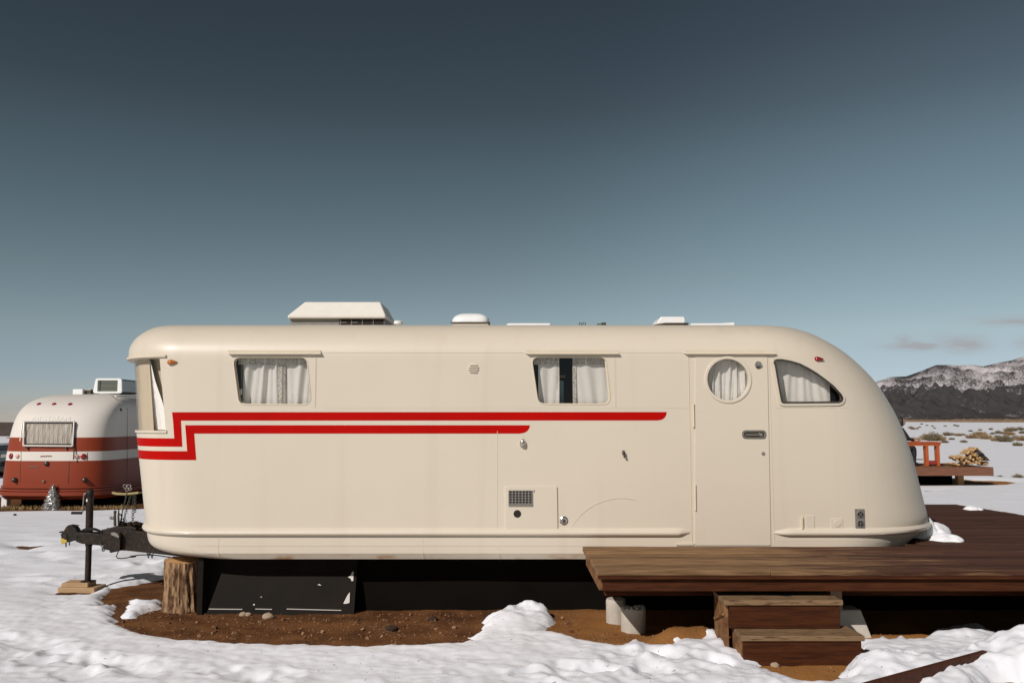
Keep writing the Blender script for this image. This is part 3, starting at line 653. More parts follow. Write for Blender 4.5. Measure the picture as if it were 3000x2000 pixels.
# lace edges of the curtains
def lace(parent, x0, x1, z0, z1, y):
    cloth((x0, x1), z0, z1, y, 0.004, 60, 1.2).build('lace_edge', M['lace'], parent, smooth=60)
lace(w1, W(806,1115)[0], W(820.5,1115)[0], b[1]-0.03, a[1]-0.08, YW+0.085); lace(w1, W(821,1115)[0], W(828,1115)[0], b[1]-0.03, a[1]-0.08, YW+0.088)
lace(w2, W(1630,1115)[0], W(1638,1115)[0], b[1]-0.03, a[1]+0.02, YW+0.085); lace(w2, W(1680,1115)[0], W(1690,1115)[0], b[1]-0.03, a[1]+0.02, YW+0.085)
for wd, x0, x1 in ((w1, 690, 915), (w2, 1565, 1633), (w2, 1682, 1790)):
    cloth((W(x0,1053)[0], W(x1,1053)[0]), W(0,1066)[1], W(0,1040)[1], YW+0.078, 0.006, 70, 3.0).build('lace_header', M['lace'], wd, smooth=60)
# quarter window at the rounded rear
def proud(poly, off): return [(x, wall_y(x, z)+off, z) for x, z in poly]
def skin_frame(inner, outer, o0, o1):                      # trim following the curved wall
    n = len(inner); v = proud(inner, -o1)+proud(outer, -o1)+proud(inner, o0)+proud(outer, o0); fs = []
    for i in range(n):
        j = (i+1) % n; fs += [(i,j,n+j,n+i), (n+i,n+j,3*n+j,3*n+i), (2*n+i,3*n+i,3*n+j,2*n+j), (j,i,2*n+i,2*n+j)]
    return MB().add(v, fs)
def dense(poly, k=4):
    out = []
    for p, q in zip(poly, poly[1:]+poly[:1]): out += [(p[0]+(q[0]-p[0])*i/k, p[1]+(q[1]-p[1])*i/k) for i in range(k)]
    return out
QD = dense(QWIN, 3)
qw = skin_frame(grow(QD, -0.002), grow(QD, 0.022), 0.003, 0.012).build('quarter_window', M['cream'], TRAILER, smooth=50)
skin_frame(grow(QD, -0.017), grow(QD, -0.003), -0.02, -0.008).build('rubber_gasket', M['aged'], qw, smooth=50)
MB().prism(grow(QWIN, -0.010), YW+0.072, YW+0.077).build('pane', M['glass'], qw)
curtain(qw, W(2262,1115)[0], W(2446,1115)[0], W(0,1200)[1], W(0,1040)[1], YW+0.125, 0.007, 34, 0.7)

# front corner window: bent pane, one curtain with its sunlit and shaded parts as separate colours
pane_off = lambda z: float(np.interp(z, [GL_B, GL_T], [-0.014, -0.048]))
cw = MB().grid(front_band(np.linspace(GL_B, GL_T, 6), pane_off, 0.004, 2.74)).build('corner_window', M['glass'], TRAILER, smooth=60)
MB().grid(front_band(np.linspace(GL_B, GL_T, 14), lambda z: pane_off(z)-0.012, 0.155, 2.735)).build('shaded_cloth', M['beige_cloth'], cw, smooth=60)  # shaded part of the curtain, shade put into the beige colour
MB().grid(front_band(np.linspace(GL_B, GL_T, 14), lambda z: -0.135, 0.0, 0.40)).build('shaded_side', M['beige_cloth'], cw, smooth=60)  # beige for the shadow on the curtain by the near edge
def lit_band():
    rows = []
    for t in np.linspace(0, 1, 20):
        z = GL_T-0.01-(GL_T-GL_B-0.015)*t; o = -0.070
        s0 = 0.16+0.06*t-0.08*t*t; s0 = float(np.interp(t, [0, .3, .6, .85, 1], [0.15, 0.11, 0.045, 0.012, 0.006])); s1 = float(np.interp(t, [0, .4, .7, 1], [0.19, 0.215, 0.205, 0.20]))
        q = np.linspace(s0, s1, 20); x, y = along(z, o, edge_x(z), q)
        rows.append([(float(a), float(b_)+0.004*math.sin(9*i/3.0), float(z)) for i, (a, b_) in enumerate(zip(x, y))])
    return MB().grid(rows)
lit_band().build('curtain', M['curtain'], cw, smooth=60)  # white strip shaped as the sunlit band on the curtain
def lip(z0, z1, o0, o1, s0, s1, edge):
    m = MB(); A = front_band([z0, z1], o0, s0, s1, edge); B = front_band([z0, z1], o1, s0, s1, edge); n = NF
    m.v = [tuple(map(float, p)) for r in (A[0], A[1], B[0], B[1]) for p in r]
    for i in range(n-1): m.f += [(i, i+1, n+i+1, n+i), (2*n+i, 3*n+i, 3*n+i+1, 2*n+i+1), (i, 2*n+i, 2*n+i+1, i+1), (n+i, n+i+1, 3*n+i+1, 3*n+i)]
    m.f += [(0, n, 3*n, 2*n), (n-1, 3*n-1, 4*n-1, 2*n-1)]; m.mi = [0]*len(m.f); return m
lip(2.325, 2.345, -0.01, 0.018, 0, 2.8, lambda z: W(486,1035)[0]).build('front_drip_rail', M['cream_trim'], cw, smooth=40)
lip(GL_B-0.022, GL_B, -0.01, 0.012, -0.0, 2.76, lambda z: W(486,1262)[0]).build('front_sill', M['cream'], cw, smooth=40)

# red stripes: painted bands lying on the wall and running round the front
OFFS = 0.0016
def stripe(flat, tail_z, x_turn, name='stripe'):
    m = MB()
    for quad in flat:                                      # quads (x,z)x4 on the flat wall
        (x0, za), (x1, zb), (x2, zc), (x3, zd) = quad; n = max(1, int(abs(x1-x0)/0.05)); rows = [[], []]
        for i in range(n+1):
            t = i/n
            for r, (p, q) in enumerate((((x0, za), (x1, zb)), ((x3, zd), (x2, zc)))):
                x = p[0]+(q[0]-p[0])*t; z = p[1]+(q[1]-p[1])*t; rows[r].append((x, wall_y(x, z)-OFFS, z))
        m.grid(rows)
    zs = np.linspace(tail_z[0], tail_z[1], 4)
    m.grid(front_band(zs, OFFS-0.0006, 0, 2.9, lambda z: x_turn(z), 80))
    return m.build(name, M['red'], TRAILER)
def bull(x0, x1, zt, zb, n=12):                            # rounded trailing end of a stripe
    out = []
    for i in range(n):
        t0, t1 = i/n, (i+1)/n; f = lambda t: x0+(x1-x0)*math.sqrt(max(0, 1-(1-t)**2.2))
        za, zb_ = zb+(zt-zb)*t0, zb+(zt-zb)*t1; out.append(((x0, zb_), (f(t1), zb_), (f(t0), za), (x0, za)))
    return out
p = W
stripe([(p(503,1207), p(1927,1206.5), p(1927,1231), p(506,1231.5)), (p(506,1231.5), p(530,1231.5), p(533.9,1308), p(511,1308))]+bull(p(1927,1219)[0], p(1953,1219)[0], p(0,1206.5)[1], p(0,1231)[1]),
       (p(0,1283.5)[1], p(0,1308)[1]), lambda z: p(520,1295)[0])
stripe([(p(542.5,1245), p(1522,1245), p(1522,1269.5), p(544.5,1269.5)), (p(544.5,1269.5), p(569,1269.5), p(575,1347), p(550,1347))]+bull(p(1522,1257)[0], p(1552,1257)[0], p(0,1245)[1], p(0,1269.5)[1]),
       (p(0,1321)[1], p(0,1347)[1]), lambda z: p(560,1334)[0])

# rub rails swept along the plan
def rail(i0, i1, sec, offk=None, x_trim=None, taper=6):
    m = MB(); rows = []; base = outline(0.745); idx = list(range(i0, i1+1)); n = len(idx)
    for k, i in enumerate(idx):
        s = min(1, (k+0.35)/taper, (n-1-k+0.35)/taper) if taper else 1; row = []
        for o, z in sec:
            e = (offk(k/(n-1)) if offk else 1.0)*o*s; zz = 0.745+(z-0.745)*(0.25+0.75*s)
            q = outline_cache(e, zz); row.append((q[i % NTOT][0], q[i % NTOT][1], zz))
        rows.append(row)
    m.grid(rows, closed=True); L = len(sec); b0 = len(m.v)-L
    m.f += [tuple(range(L))[::-1], tuple(range(b0, b0+L))]; m.mi += [0, 0]
    return m
_oc = {}
def outline_cache(e, z):
    k = (round(e, 3), round(z, 2))
    if k not in _oc: _oc[k] = outline(k[1], off=k[0])
    return _oc[k]
SEC = [(-0.015, 0.790), (0.006, 0.782), (0.030, 0.757), (0.037, 0.742), (0.033, 0.727), (0.018, 0.716), (-0.015, 0.712)]
o745 = outline(0.745)
iL = min(range(NS), key=lambda i: abs(o745[i][0]-W(2026,1563)[0])); iR = min(range(NS), key=lambda i: abs(o745[i][0]-W(2270,1563)[0]))
rail(-NE, iL, SEC, taper=3).build('rub_rail', M['cream'], TRAILER, smooth=35)
rail(iR, NS+NE, SEC, offk=lambda t: 1+2.0*float(sstep(0.42, 0.80, t)), taper=4).build('rear_rub_rail', M['cream'], TRAILER, smooth=35)
# eyebrow gutters
for x0, x1 in ((667, 943), (1538, 1814), (2002, 2273)):
    m = MB(); xa, xb = W(x0,1034)[0], W(x1,1034)[0]; zt, zb = W(0, 1029)[1], W(0, 1038)[1]
    sec = [(YW+0.01, zt+0.012), (YW-0.012, zt), (YW-0.032, zb+0.006), (YW-0.034, zb), (YW-0.004, zb+0.012), (YW+0.01, zb+0.012)]
    m.grid([[(xa+(0.022 if yy < YW-0.02 else 0.0), yy, z) for yy, z in sec], [(xb-(0.0 if yy < YW-0.02 else 0.012), yy, z) for yy, z in sec]], closed=True)
    m.f += [tuple(range(6))[::-1], tuple(range(6, 12))]; m.mi += [0, 0]
    m.build('drip_rail', M['cream_trim'], TRAILER, bevel=0.003)
# panel seams: raised beads a few millimetres wide
def hseam(u0, u1, v, h=0.0035, d=0.0022):
    xa, xb = W(u0, v)[0], W(u1, v)[0]; z = W(u0, v)[1]; n = max(2, int((xb-xa)/0.12)); rows = [[], [], [], []]
    for i in range(n+1):
        x = xa+(xb-xa)*i/n; y = wall_y(x, z)
        for r, (dy, dz) in enumerate(((0.002, h/2), (-d, h/2), (-d, -h/2), (0.002, -h/2))): rows[r].append((x, y+dy, z+dz))
    MB().grid(rows).build('panel_seam', M['cream'], TRAILER)
def vseam(u, v0, v1, h=0.0035, d=0.0022):
    (x, z0), z1 = W(u, v0), W(u, v1)[1]; y = wall_y(x, (z0+z1)/2); MB().box(x-h/2, x+h/2, y-d, y+0.002, min(z0, z1), max(z0, z1)).build('panel_seam', M['cream'], TRAILER)
hseam(944, 1537, 1033); hseam(1815, 2001, 1033); hseam(950, 2018, 1194.5); hseam(2270, 2600, 1194); hseam(560, 1890, 1597, 0.005, 0.003); hseam(2276, 2660, 1584, 0.003); hseam(2276, 2660, 1591, 0.003)
hseam(2540, 2680, 1387, 0.004)
for u, v0, v1 in ((925, 1041, 1193), (927.5, 1041, 1193), (1457, 1262, 1555), (1800, 1041, 1193), (1803, 1041, 1193), (641, 1575, 1630), (1461, 1600, 1630), (1239, 1575, 1630)): vseam(u, v0, v1)

# entrance door with porthole
DO = [W(2036, 1046), W(2248, 1046), W(2258, 1597), W(2034.5, 1597)]
DOX = rounded(DO, 0.012, 3)
dm = MB().prism(DOX, YW-0.009, YW+0.004); hole = MB().prism(circ(PORT_C, PORT_R-0.001), YW-0.2, YW+0.1)
DOOR = dm.build('door', [M['cream'], M['cream']], TRAILER); boolean(DOOR, hole.mesh('hole', [M['cream'], M['cream']]))
bv = DOOR.modifiers.new('bevel', 'BEVEL'); bv.width = 0.003; bv.segments = 2; bv.limit_method = 'ANGLE'; bv.angle_limit = R(50)
pf = MB().frame(circ(PORT_C, PORT_R-0.004), circ(PORT_C, PORT_R+0.024), YW-0.017, YW-0.004).build('porthole', M['cream'], DOOR, smooth=40, bevel=0.004)
MB().prism(circ(PORT_C, PORT_R-0.002), YW+0.045, YW+0.050).build('porthole_pane', M['glass'], DOOR)
def gathered():
    rows = []
    for j in range(25):
        t = j/24; z = PORT_C[1]+0.25-0.5*t; r = []
        for i in range(81):
            q = i/80-0.5; sp = 0.10+0.44*min(1, (t*1.6)**0.8) if t < 0.63 else 0.54
            fold = 0.020*math.sin(i*0.62)*(1-0.4*t)+0.008*math.sin(i*1.31+t*3)
            cr = -0.018*math.exp(-((q-0.02)/0.02)**2)
            r.append((PORT_C[0]+q*0.62+0.02*math.sin(q*20)*(1-t), YW+0.082-fold-cr, z))
        rows.append(r)
    return MB().grid(rows)
gathered().build('porthole_curtain', M['curtain'], DOOR, smooth=60)
c = W(2208.5, 1272)
hp = MB().prism(rounded([(c[0]-0.109, c[1]-0.038), (c[0]+0.109, c[1]-0.038), (c[0]+0.109, c[1]+0.038), (c[0]-0.109, c[1]+0.038)], 0.034), YW-0.016, YW-0.008).build('door_handle', M['aged'], DOOR, bevel=0.004)
MB().frame(rounded([(c[0]-0.096, c[1]-0.026), (c[0]+0.096, c[1]-0.026), (c[0]+0.096, c[1]+0.026), (c[0]-0.096, c[1]+0.026)], 0.024), rounded([(c[0]-0.103, c[1]-0.033), (c[0]+0.103, c[1]-0.033), (c[0]+0.103, c[1]+0.033), (c[0]-0.103, c[1]+0.033)], 0.03), YW-0.020, YW-0.014)\
    .tube([(c[0]-0.085, YW-0.028, c[1]-0.002), (c[0]+0.045, YW-0.034, c[1]), ], 0.009, 10).lathe((c[0]+0.055, YW-0.012, c[1]), (0,-1,0), [(0.019,0),(0.019,0.01),(0.012,0.016)]).tube([(c[0]+0.088, YW-0.018, c[1]-0.022), (c[0]+0.093, YW-0.022, c[1]), (c[0]+0.085, YW-0.018, c[1]+0.02)], 0.003).build('handle_trim', M['chrome'], DOOR, smooth=40)
c = W(2235, 1328)
MB().lathe((c[0], YW-0.008, c[1]), (0,-1,0), [(0.017,0),(0.016,0.006),(0.008,0.008)]).build('keyhole', M['plate'], DOOR, smooth=40)
c = W(2220, 1069)
MB().lathe((c[0], YW-0.008, c[1]), (0,-1,0), [(0.034,0),(0.033,0.010),(0.026,0.016),(0.010,0.012)]).box(c[0]-0.028, c[0]+0.028, YW-0.032, YW-0.018, c[1]-0.005, c[1]+0.005).build('latch', M['chrome'], DOOR, smooth=40)
for (u, v0, v1) in ((2030.5, 1183, 1250), (2035.5, 1420, 1494)):
    x, z1 = W(u, v0); z0 = W(u, v1)[1]
    MB().tube([(x, YW-0.012, z0), (x, YW-0.012, z1)], 0.010, 12).tube([(x, YW-0.012, z0-0.006), (x, YW-0.012, z0)], 0.006, 8).build('hinge', M['cream_trim'], DOOR, smooth=40)
x0 = W(2021, 1300)[0]
MB().box(x0, x0+0.004, YW-0.004, YW+0.003, W(0,1597)[1], W(0,1046)[1]).build('door_jamb', M['cream_trim'], DOOR)
MB().box(W(2262.5,1400)[0], W(2262.5,1400)[0]+0.003, YW-0.003, YW+0.003, W(0,1597)[1], W(0,1046)[1]).build('strike_jamb', M['cream_trim'], DOOR)
MB().box(W(1980,1590)[0], W(2032,1590)[0], YW-0.012, YW+0.003, W(0,1596)[1], W(0,1590)[1]).build('sill_plate', M['cream_trim'], TRAILER)

# small fittings on the near wall
def teardrop(u, v, lens, s=1.0):
    x, z = W(u, v); y = wall_y(x, z); rows = []
    for k in range(9):
        t = k/8; row = []
        for i in range(20):
            a = 6.28318*i/20; ca, sa = math.cos(a), math.sin(a)
            rx = 0.030 if ca < 0 else 0.066; row.append((x-0.017+s*rx*ca*(1-t**2)**0.5, y-0.003-0.026*t, z+s*0.026*sa*(1-t**2)**0.5*(1-0.55*max(0, ca)**1.5)))
        rows.append(row)
    m = MB().grid(rows, closed=True); return m.build('marker_light', M[lens], TRAILER, smooth=60)
teardrop(505, 1061, 'amber'); teardrop(2404, 1051, 'ruby', 0.95)
x, z = W(1387, 1079)
vt = MB().lathe((x, YW+0.002, z), (0,-1,0), [(0.052,0),(0.050,0.004),(0.046,0.005)], 28).build('louvre_vent', M['cream'], TRAILER, smooth=40)
m = MB()
for k in (-1.5, -0.5, 0.5, 1.5):
    hw = math.sqrt(0.046**2-(k*0.021)**2); m.obox((x, YW-0.008, z+k*0.021), (2*hw, 0.013, 0.006), (R(28), 0, 0))
m.build('louvre', M['cream'], vt)
x, z = W(1531, 1295)
MB().lathe((x, YW-0.012, z-0.028), (0,-0.25,1), [(0.027,0),(0.028,0.012),(0.024,0.034),(0.014,0.052),(0.004,0.060)], 18).build('chrome_cap', M['chrome'], TRAILER, smooth=60)
x, z = W(1828, 1330)
MB().box(x-0.016, x+0.006, YW-0.004, YW+0.002, z-0.006, z+0.034).tube([(x-0.006, YW-0.004, z+0.022), (x-0.003, YW-0.030, z+0.010), (x, YW-0.034, z-0.018), (x+0.004, YW-0.020, z-0.030)], [0.011,0.013,0.012,0.007], 8).build('coat_hook', M['aged'], TRAILER, smooth=40)
# service hatch with grille and exhaust hole
h = rounded([W(1480, 1424), W(1632, 1424), W(1634, 1550), W(1481, 1552)], 0.012, 4)
HATCH = MB().prism(h, YW-0.012, YW+0.004).build('service_hatch', M['cream'], TRAILER, bevel=0.003)
g0, g1 = W(1489.6, 1435.5), W(1559.5, 1480.4)
m = MB(); m.box(g0[0], g1[0], YW-0.0135, YW-0.0115, g1[1]+0.018, g0[1], 1)
for k in range(8):
    xx = g0[0]+(g1[0]-g0[0]-0.007)*k/7; m.box(xx, xx+0.0085, YW-0.021, YW-0.014, g1[1]+0.018, g0[1])
for k in range(6):
    zz = g1[1]+0.018+(g0[1]-g1[1]-0.024)*k/5; m.box(g0[0], g1[0], YW-0.0185, YW-0.0142, zz, zz+0.006)
m.box(g0[0], g1[0]+0.003, YW-0.022, YW-0.0118, g1[1]-0.002, g1[1]+0.014)
m.build('grille', [M['plate'], M['dark']], HATCH)
x, z = W(1515.5, 1503.8)
MB().lathe((x, YW-0.0125, z), (0,-1,0), [(0.034,0),(0.034,0.002),(0.030,0.0025)], 24).build('exhaust_hole', M['dark'], HATCH)
MB().box(g1[0]+0.014, g1[0]+0.020, YW-0.015, YW-0.011, g0[1]-0.016, g0[1]+0.004).build('hatch_latch', M['aged'], HATCH)
x, z = W(1651.3, 1524.4)
MB().lathe((x, YW+0.001, z), (0,-1,0), [(0.039,0),(0.039,0.006),(0.028,0.012),(0.022,0.010),(0.021,0.006)], 24).lathe((x+0.003, YW-0.004, z-0.002), (0,-1,0), [(0.016,0),(0.014,0.012),(0.006,0.014)], 12, 1).build('fuel_inlet', [M['chrome'], M['aged']], TRAILER, smooth=40)
pts = []
for k in range(60):
    t = k/59; a = R(178)-R(118)*t
    pts.append((1818+152*math.cos(a), 1563-104*math.sin(a)))
pts = [(1668.5,1551),(1676,1540),(1685,1527),(1695,1514.5),(1708,1501.5),(1722,1491),(1735,1482.5),(1750,1475),(1768,1468),(1786,1462.5),(1804,1459.4),(1825,1459),(1845,1461),(1862,1464.5)]
MB().tube([(W(u,v)[0], YW-0.0005, W(u,v)[1]) for u, v in pts], 0.0028, 6).build('wheel_arch_bead', M['cream'], TRAILER, smooth=60)
# utility fittings near the rear
def plate(u0, v0, u1, v1, d, name, m, parent=TRAILER):
    a, b = W(u0, v0), W(u1, v1); ym = wall_y((a[0]+b[0])/2, (a[1]+b[1])/2)
    return MB().box(a[0], b[0], ym-d, ym+0.004, b[1], a[1]).build(name, M[m], parent, bevel=0.002), ym
pl, ym = plate(2504, 1490, 2534, 1549, 0.008, 'power_outlet', 'plate')
for v in (1505, 1532):
    x, z = W(2519, v)
    MB().lathe((x, ym-0.008, z), (0,-1,0), [(0.033,0),(0.031,0.008),(0.026,0.009)], 20).build('socket_rim', M['plate'], pl, smooth=40)
    mm_ = MB().lathe((x, ym-0.0165, z), (0,-1,0), [(0.026,0),(0.025,0.002)], 20)
    mm_.build('socket_cover', M['black'], pl, smooth=40)
    MB().obox((x, ym-0.020, z), (0.006, 0.004, 0.05), (0, R(-40 if v < 1520 else 90), 0)).obox((x, ym-0.020, z), (0.006, 0.004, 0.05), (0, R(40 if v < 1520 else 0), 0)).build('socket_clip', M['plate'], pl)
pl2, ym = plate(2433, 1518, 2469, 1549, 0.006, 'cable_inlet', 'cream')
x, z = W(2452, 1532)
MB().lathe((x, ym-0.006, z), (0,-1,0), [(0.031,0),(0.030,0.006),(0.026,0.006)], 22).build('inlet_ring', M['cream'], pl2, smooth=40)
MB().lathe((x, ym-0.0062, z), (0,-1,0), [(0.026,0),(0.025,0.0012)], 22).build('inlet_hole', M['dark'], pl2, smooth=40)
MB().lathe((x+0.010, ym-0.007, z-0.012), (0,-1,0), [(0.014,0),(0.012,0.004)], 14).build('inlet_plug', M['white'], pl2, smooth=40)
pl3, ym = plate(2360, 1509, 2386, 1548, 0.006, 'flap', 'cream')
pl4, ym = plate(2346, 1512, 2352, 1549, 0.022, 'hinged_cover', 'cream_trim')

# roof fittings
def roof_z(x, y):
    hh = BVH.ray_cast(Vector((x, y, 5)), Vector((0, 0, -1))); return hh[0].z if hh[0] else ZT
def RX(u, v, Y=YC): return P(u, v, Y)[0]
def RZ(v, Y=YC): return P(1500, v, Y)[1]
y0, y1 = 8.62, 9.38
def tray(x0, x1, z0, z1, ix0, ix1, iy, ya, yb):            # tapered lid
    vs = [(x0,ya,z0),(x1,ya,z0),(x1,yb,z0),(x0,yb,z0),(x0,ya,z0+0.028),(x1,ya,z0+0.028),(x1,yb,z0+0.028),(x0,yb,z0+0.028),(ix0,ya+iy,z1),(ix1,ya+iy,z1),(ix1,yb-iy,z1),(ix0,yb-iy,z1)]
    return MB().add(vs, [(0,3,2,1),(0,1,5,4),(1,2,6,5),(2,3,7,6),(3,0,4,7),(4,5,9,8),(5,6,10,9),(6,7,11,10),(7,4,8,11),(8,9,10,11)])
YA = 8.66
zb = RZ(932, YA); ztop = RZ(884, YA+0.12)
AC = tray(RX(842,928,YA), RX(1130,928,YA), zb, ztop, RX(893,884,YA+.12), RX(1114,884,YA+.12), 0.12, YA, 9.44).build('air_conditioner', M['offwhite'], TRAILER, bevel=0.022, seg=3)
bx0, bx1 = RX(850, 940, YA+0.05), RX(1128, 940, YA+0.05)
m = MB().box(bx0, bx1, YA+0.05, 9.38, 2.655, zb+0.004)
m.build('base_housing', M['grey'], AC)
m = MB()
m.box(bx0+0.52*(bx1-bx0), bx1+0.002, YA+0.044, YA+0.0495, 2.66, zb-0.002, 0)
for k in range(5):
    xx = bx0+(bx1-bx0)*(0.53+0.115*k); m.box(xx, xx+0.006, YA+0.038, YA+0.0436, 2.66, zb-0.006, 1)
for k in range(2): m.box(bx0+(bx1-bx0)*(0.535+0.115*k), bx0+(bx1-bx0)*(0.60+0.115*k), YA+0.036, YA+0.042, RZ(944,YA), RZ(942.3,YA), 1)
m.build('intake_grille', [M['dark'], M['plate']], AC)
x = RX(1167, 945, 8.7); zr = roof_z(x, 8.7)
MB().lathe((x, 8.7, zr-0.01), (0,0,1), [(0.026,0),(0.026,0.045),(0.045,0.05),(0.047,0.075),(0.038,0.082)], 18).build('plumbing_vent', M['white'], TRAILER, smooth=40)
x0, x1 = RX(1325,950,8.75), RX(1431,950,8.75); xc = (x0+x1)/2; hw = (x1-x0)/2; zr = roof_z(xc, 9.0)
dv = MB().box(x0, x1, 8.75, 8.75+2*hw, 2.65, RZ(944,8.75)).build('dome_vent', M['cream'], TRAILER, bevel=0.01)
rows = []
for k in range(9):
    t = k/8; s = hw*1.06*(1-t**2.6)**(1/2.2) if t < 1 else 0.02
    rows.append([(xc+s*math.copysign(abs(math.cos(a))**0.45, math.cos(a)), 8.75+hw+s*math.copysign(abs(math.sin(a))**0.45, math.sin(a)), RZ(943,8.75)+t*(RZ(919,8.95)-RZ(943,8.75))) for a in [6.28318*(i+.5)/40 for i in range(40)]])
mm2 = MB().grid(rows, closed=True); mm2.f.append(tuple(range(len(mm2.v)-40, len(mm2.v)))); mm2.mi.append(0)
mm2.build('vent_lid', M['white'], dv, smooth=60)
MB().box(x0-0.02, x1+0.02, 8.735, 8.75, RZ(945.5,8.74), RZ(943,8.74)).build('vent_gasket', M['aged'], dv)
for u0, u1, v0 in ((1484, 1612, 946.5), (2025, 2152, 944)):
    xa, xb = RX(u0, 948, 8.7), RX(u1, 948, 8.7)
    MB().prism([(xa, 2.66), (xb, 2.66), (xb, RZ(v0,8.7)), (xa+(0.03 if u0 < 2000 else 0.3), RZ(v0 if u0 < 2000 else v0+2.5, 8.7)), (xa, RZ(v0+3,8.7))], 8.7, 9.2).build('roof_hatch', M['white'], TRAILER, bevel=0.006)
for u in (1700, 1711):
    xx = RX(u, 947, 8.6); MB().tube([(xx-0.014, 8.6, 2.655), (xx-0.008, 8.6, RZ(944.5,8.6)), (xx+0.012, 8.6, RZ(946,8.6)), (xx+0.016, 8.6, 2.655)], 0.005, 6).build('roof_clip', M['aged'], TRAILER)
xx = RX(1769, 947, 8.6); MB().box(xx-0.022, xx+0.022, 8.59, 8.63, 2.65, RZ(945,8.6)).tube([(xx-0.07, 8.6, RZ(950,8.6)), (xx-0.02, 8.6, RZ(949,8.6))], 0.006).build('antenna_bracket', M['aged'], TRAILER)
xa, xb, xc_, xd = RX(1909,951,8.7), RX(2010,951,8.7), RX(2003,928,8.7), RX(1937,928,8.7)
wv = MB().prism([(xa, RZ(951.5,8.7)), (xa+0.06, RZ(945,8.7)), (xd, RZ(927.5,8.7)), (xc_, RZ(927.5,8.7)), (xc_+0.012, RZ(931,8.7)), (xc_+0.012, RZ(945.5,8.7)), (RX(1950,946,8.7), RZ(945.5,8.7))], 8.7, 9.12).build('wedge_vent', M['white'], TRAILER, bevel=0.008)
MB().box(RX(1922,949,8.74), RX(2016,949,8.74), 8.74, 9.1, 2.65, RZ(946,8.74)).box(RX(2006,946,8.71), RX(2018,946,8.71), 8.72, 8.74, RZ(949,8.71), RZ(945,8.71)).build('vent_frame', M['aged'], wv)

# ------------------------------------------------------------------ drawbar, jack, coupler, chains (all part of the trailer)
YT = 9.0
def T(u, v, dy=0.0): return Q(u, v, YT+dy)
HF = MB()
c0, c1 = T(228, 1556), T(330, 1560)
pr = lambda L: [(T(u, v).x, T(u, v).z) for u, v in L]
HF.prism(pr([(228,1557),(330,1559),(330,1598),(246,1590),(229,1584)]), YT-0.05, YT+0.05)
for sgn in (-1, 1):                                       # A-frame rails running back under the floor
    a0, a1 = T(322, 1580), Vector((-2.6, YT+sgn*0.85, T(322, 1580).z)); d = (a1-a0).normalized(); nrm = Vector((-d.y, d.x, 0))*0.03
    zt, zb_ = T(322, 1547).z, T(322, 1605).z
    vs = [a0-nrm, a1-nrm, a1+nrm, a0+nrm]; HF.add([(p_.x, p_.y, z_) for z_ in (zb_, zt) for p_ in vs], [(0,3,2,1),(4,5,6,7),(0,1,5,4),(1,2,6,5),(2,3,7,6),(3,0,4,7)])
HF.prism(pr([(322,1545),(345,1541),(352,1538),(405,1536),(418,1540),(418,1606),(335,1604),(324,1598)]), YT-0.16, YT+0.16)
HF.prism(pr([(350,1556),(376,1553),(380,1560),(378,1604),(350,1610),(346,1600)]), YT-0.21, YT-0.162)
HITCH = HF.build('hitch_frame', M['hitch'], TRAILER, bevel=0.006)
# coupler head
m = MB().prism(pr([(184,1562),(190,1558),(200,1541),(206,1536),(219,1537),(226,1545),(233,1556),(233,1580),(222,1582),(210,1584),(196,1584),(188,1578)]), YT-0.045, YT+0.045)
m.prism(pr([(201,1541),(204,1538),(233,1537),(222,1542)]), YT-0.02, YT+0.02)
m.lathe(T(198, 1577), (0,0,-1), [(0.055,-0.05),(0.06,0.0),(0.045,0.03),(0.02,0.035)], 14)
m.tube([T(173, 1558), T(182, 1557.5), T(192, 1558)], [0.006, 0.011, 0.011]).lathe(T(226, 1570, -0.046), (0,-1,0), [(0.010,0),(0.010,0.012)], 10)
m.build('coupler', M['hitch'], HITCH, bevel=0.008)
MB().prism(pr([(186,1575),(192,1574),(205,1580),(203,1586),(196,1589),(188,1590)]), YT-0.062, YT-0.02).build('coupler_lock', M['yellow'], HITCH, bevel=0.004)
MB().tube([T(193,1584,-0.03), T(193.5,1601,-0.03)], 0.007).tube([T(203,1582,-0.03), T(203.5,1597,-0.03)], 0.006).build('lock_pins', M['aged'], HITCH)
# jack
JX = T(262, 1560)
MB().tube([T(257,1702), T(261,1575)], 0.030, 16).build('jack_tube', M['hitch'], HITCH, smooth=40)
m = MB().tube([T(260.5,1598), T(263.5,1452)], 0.036, 16).lathe(T(263.3,1448), (0,0,1), [(0.040,-0.01),(0.042,0.03),(0.034,0.05),(0.02,0.056)], 16)
MB().lathe(T(257,1703), (0,0,1), [(0.07,0),(0.07,0.008)], 16).build('jack_foot', M['hitch'], HITCH)
m.build('jack_post', M['hitch'], HITCH, smooth=40)
MB().tube([T(256,1445,-0.02), T(250,1444,-0.05), T(246.5,1447,-0.05), T(245.5,1455,-0.05), T(243.5,1492,-0.05), T(242,1498,-0.05), T(238,1500,-0.05)], 0.0075, 8).build('jack_crank', M['plate'], HITCH, smooth=60)
MB().tube([T(210,1501.8,-0.05), T(240,1501.8,-0.05)], 0.0145, 12).build('crank_grip', M['black'], HITCH, smooth=40)
MB().box(T(257.5,1470).x, T(261,1470).x, YT-0.0385, YT-0.030, T(0,1468).z, T(0,1460).z).build('jack_sticker', M['white'], HITCH)
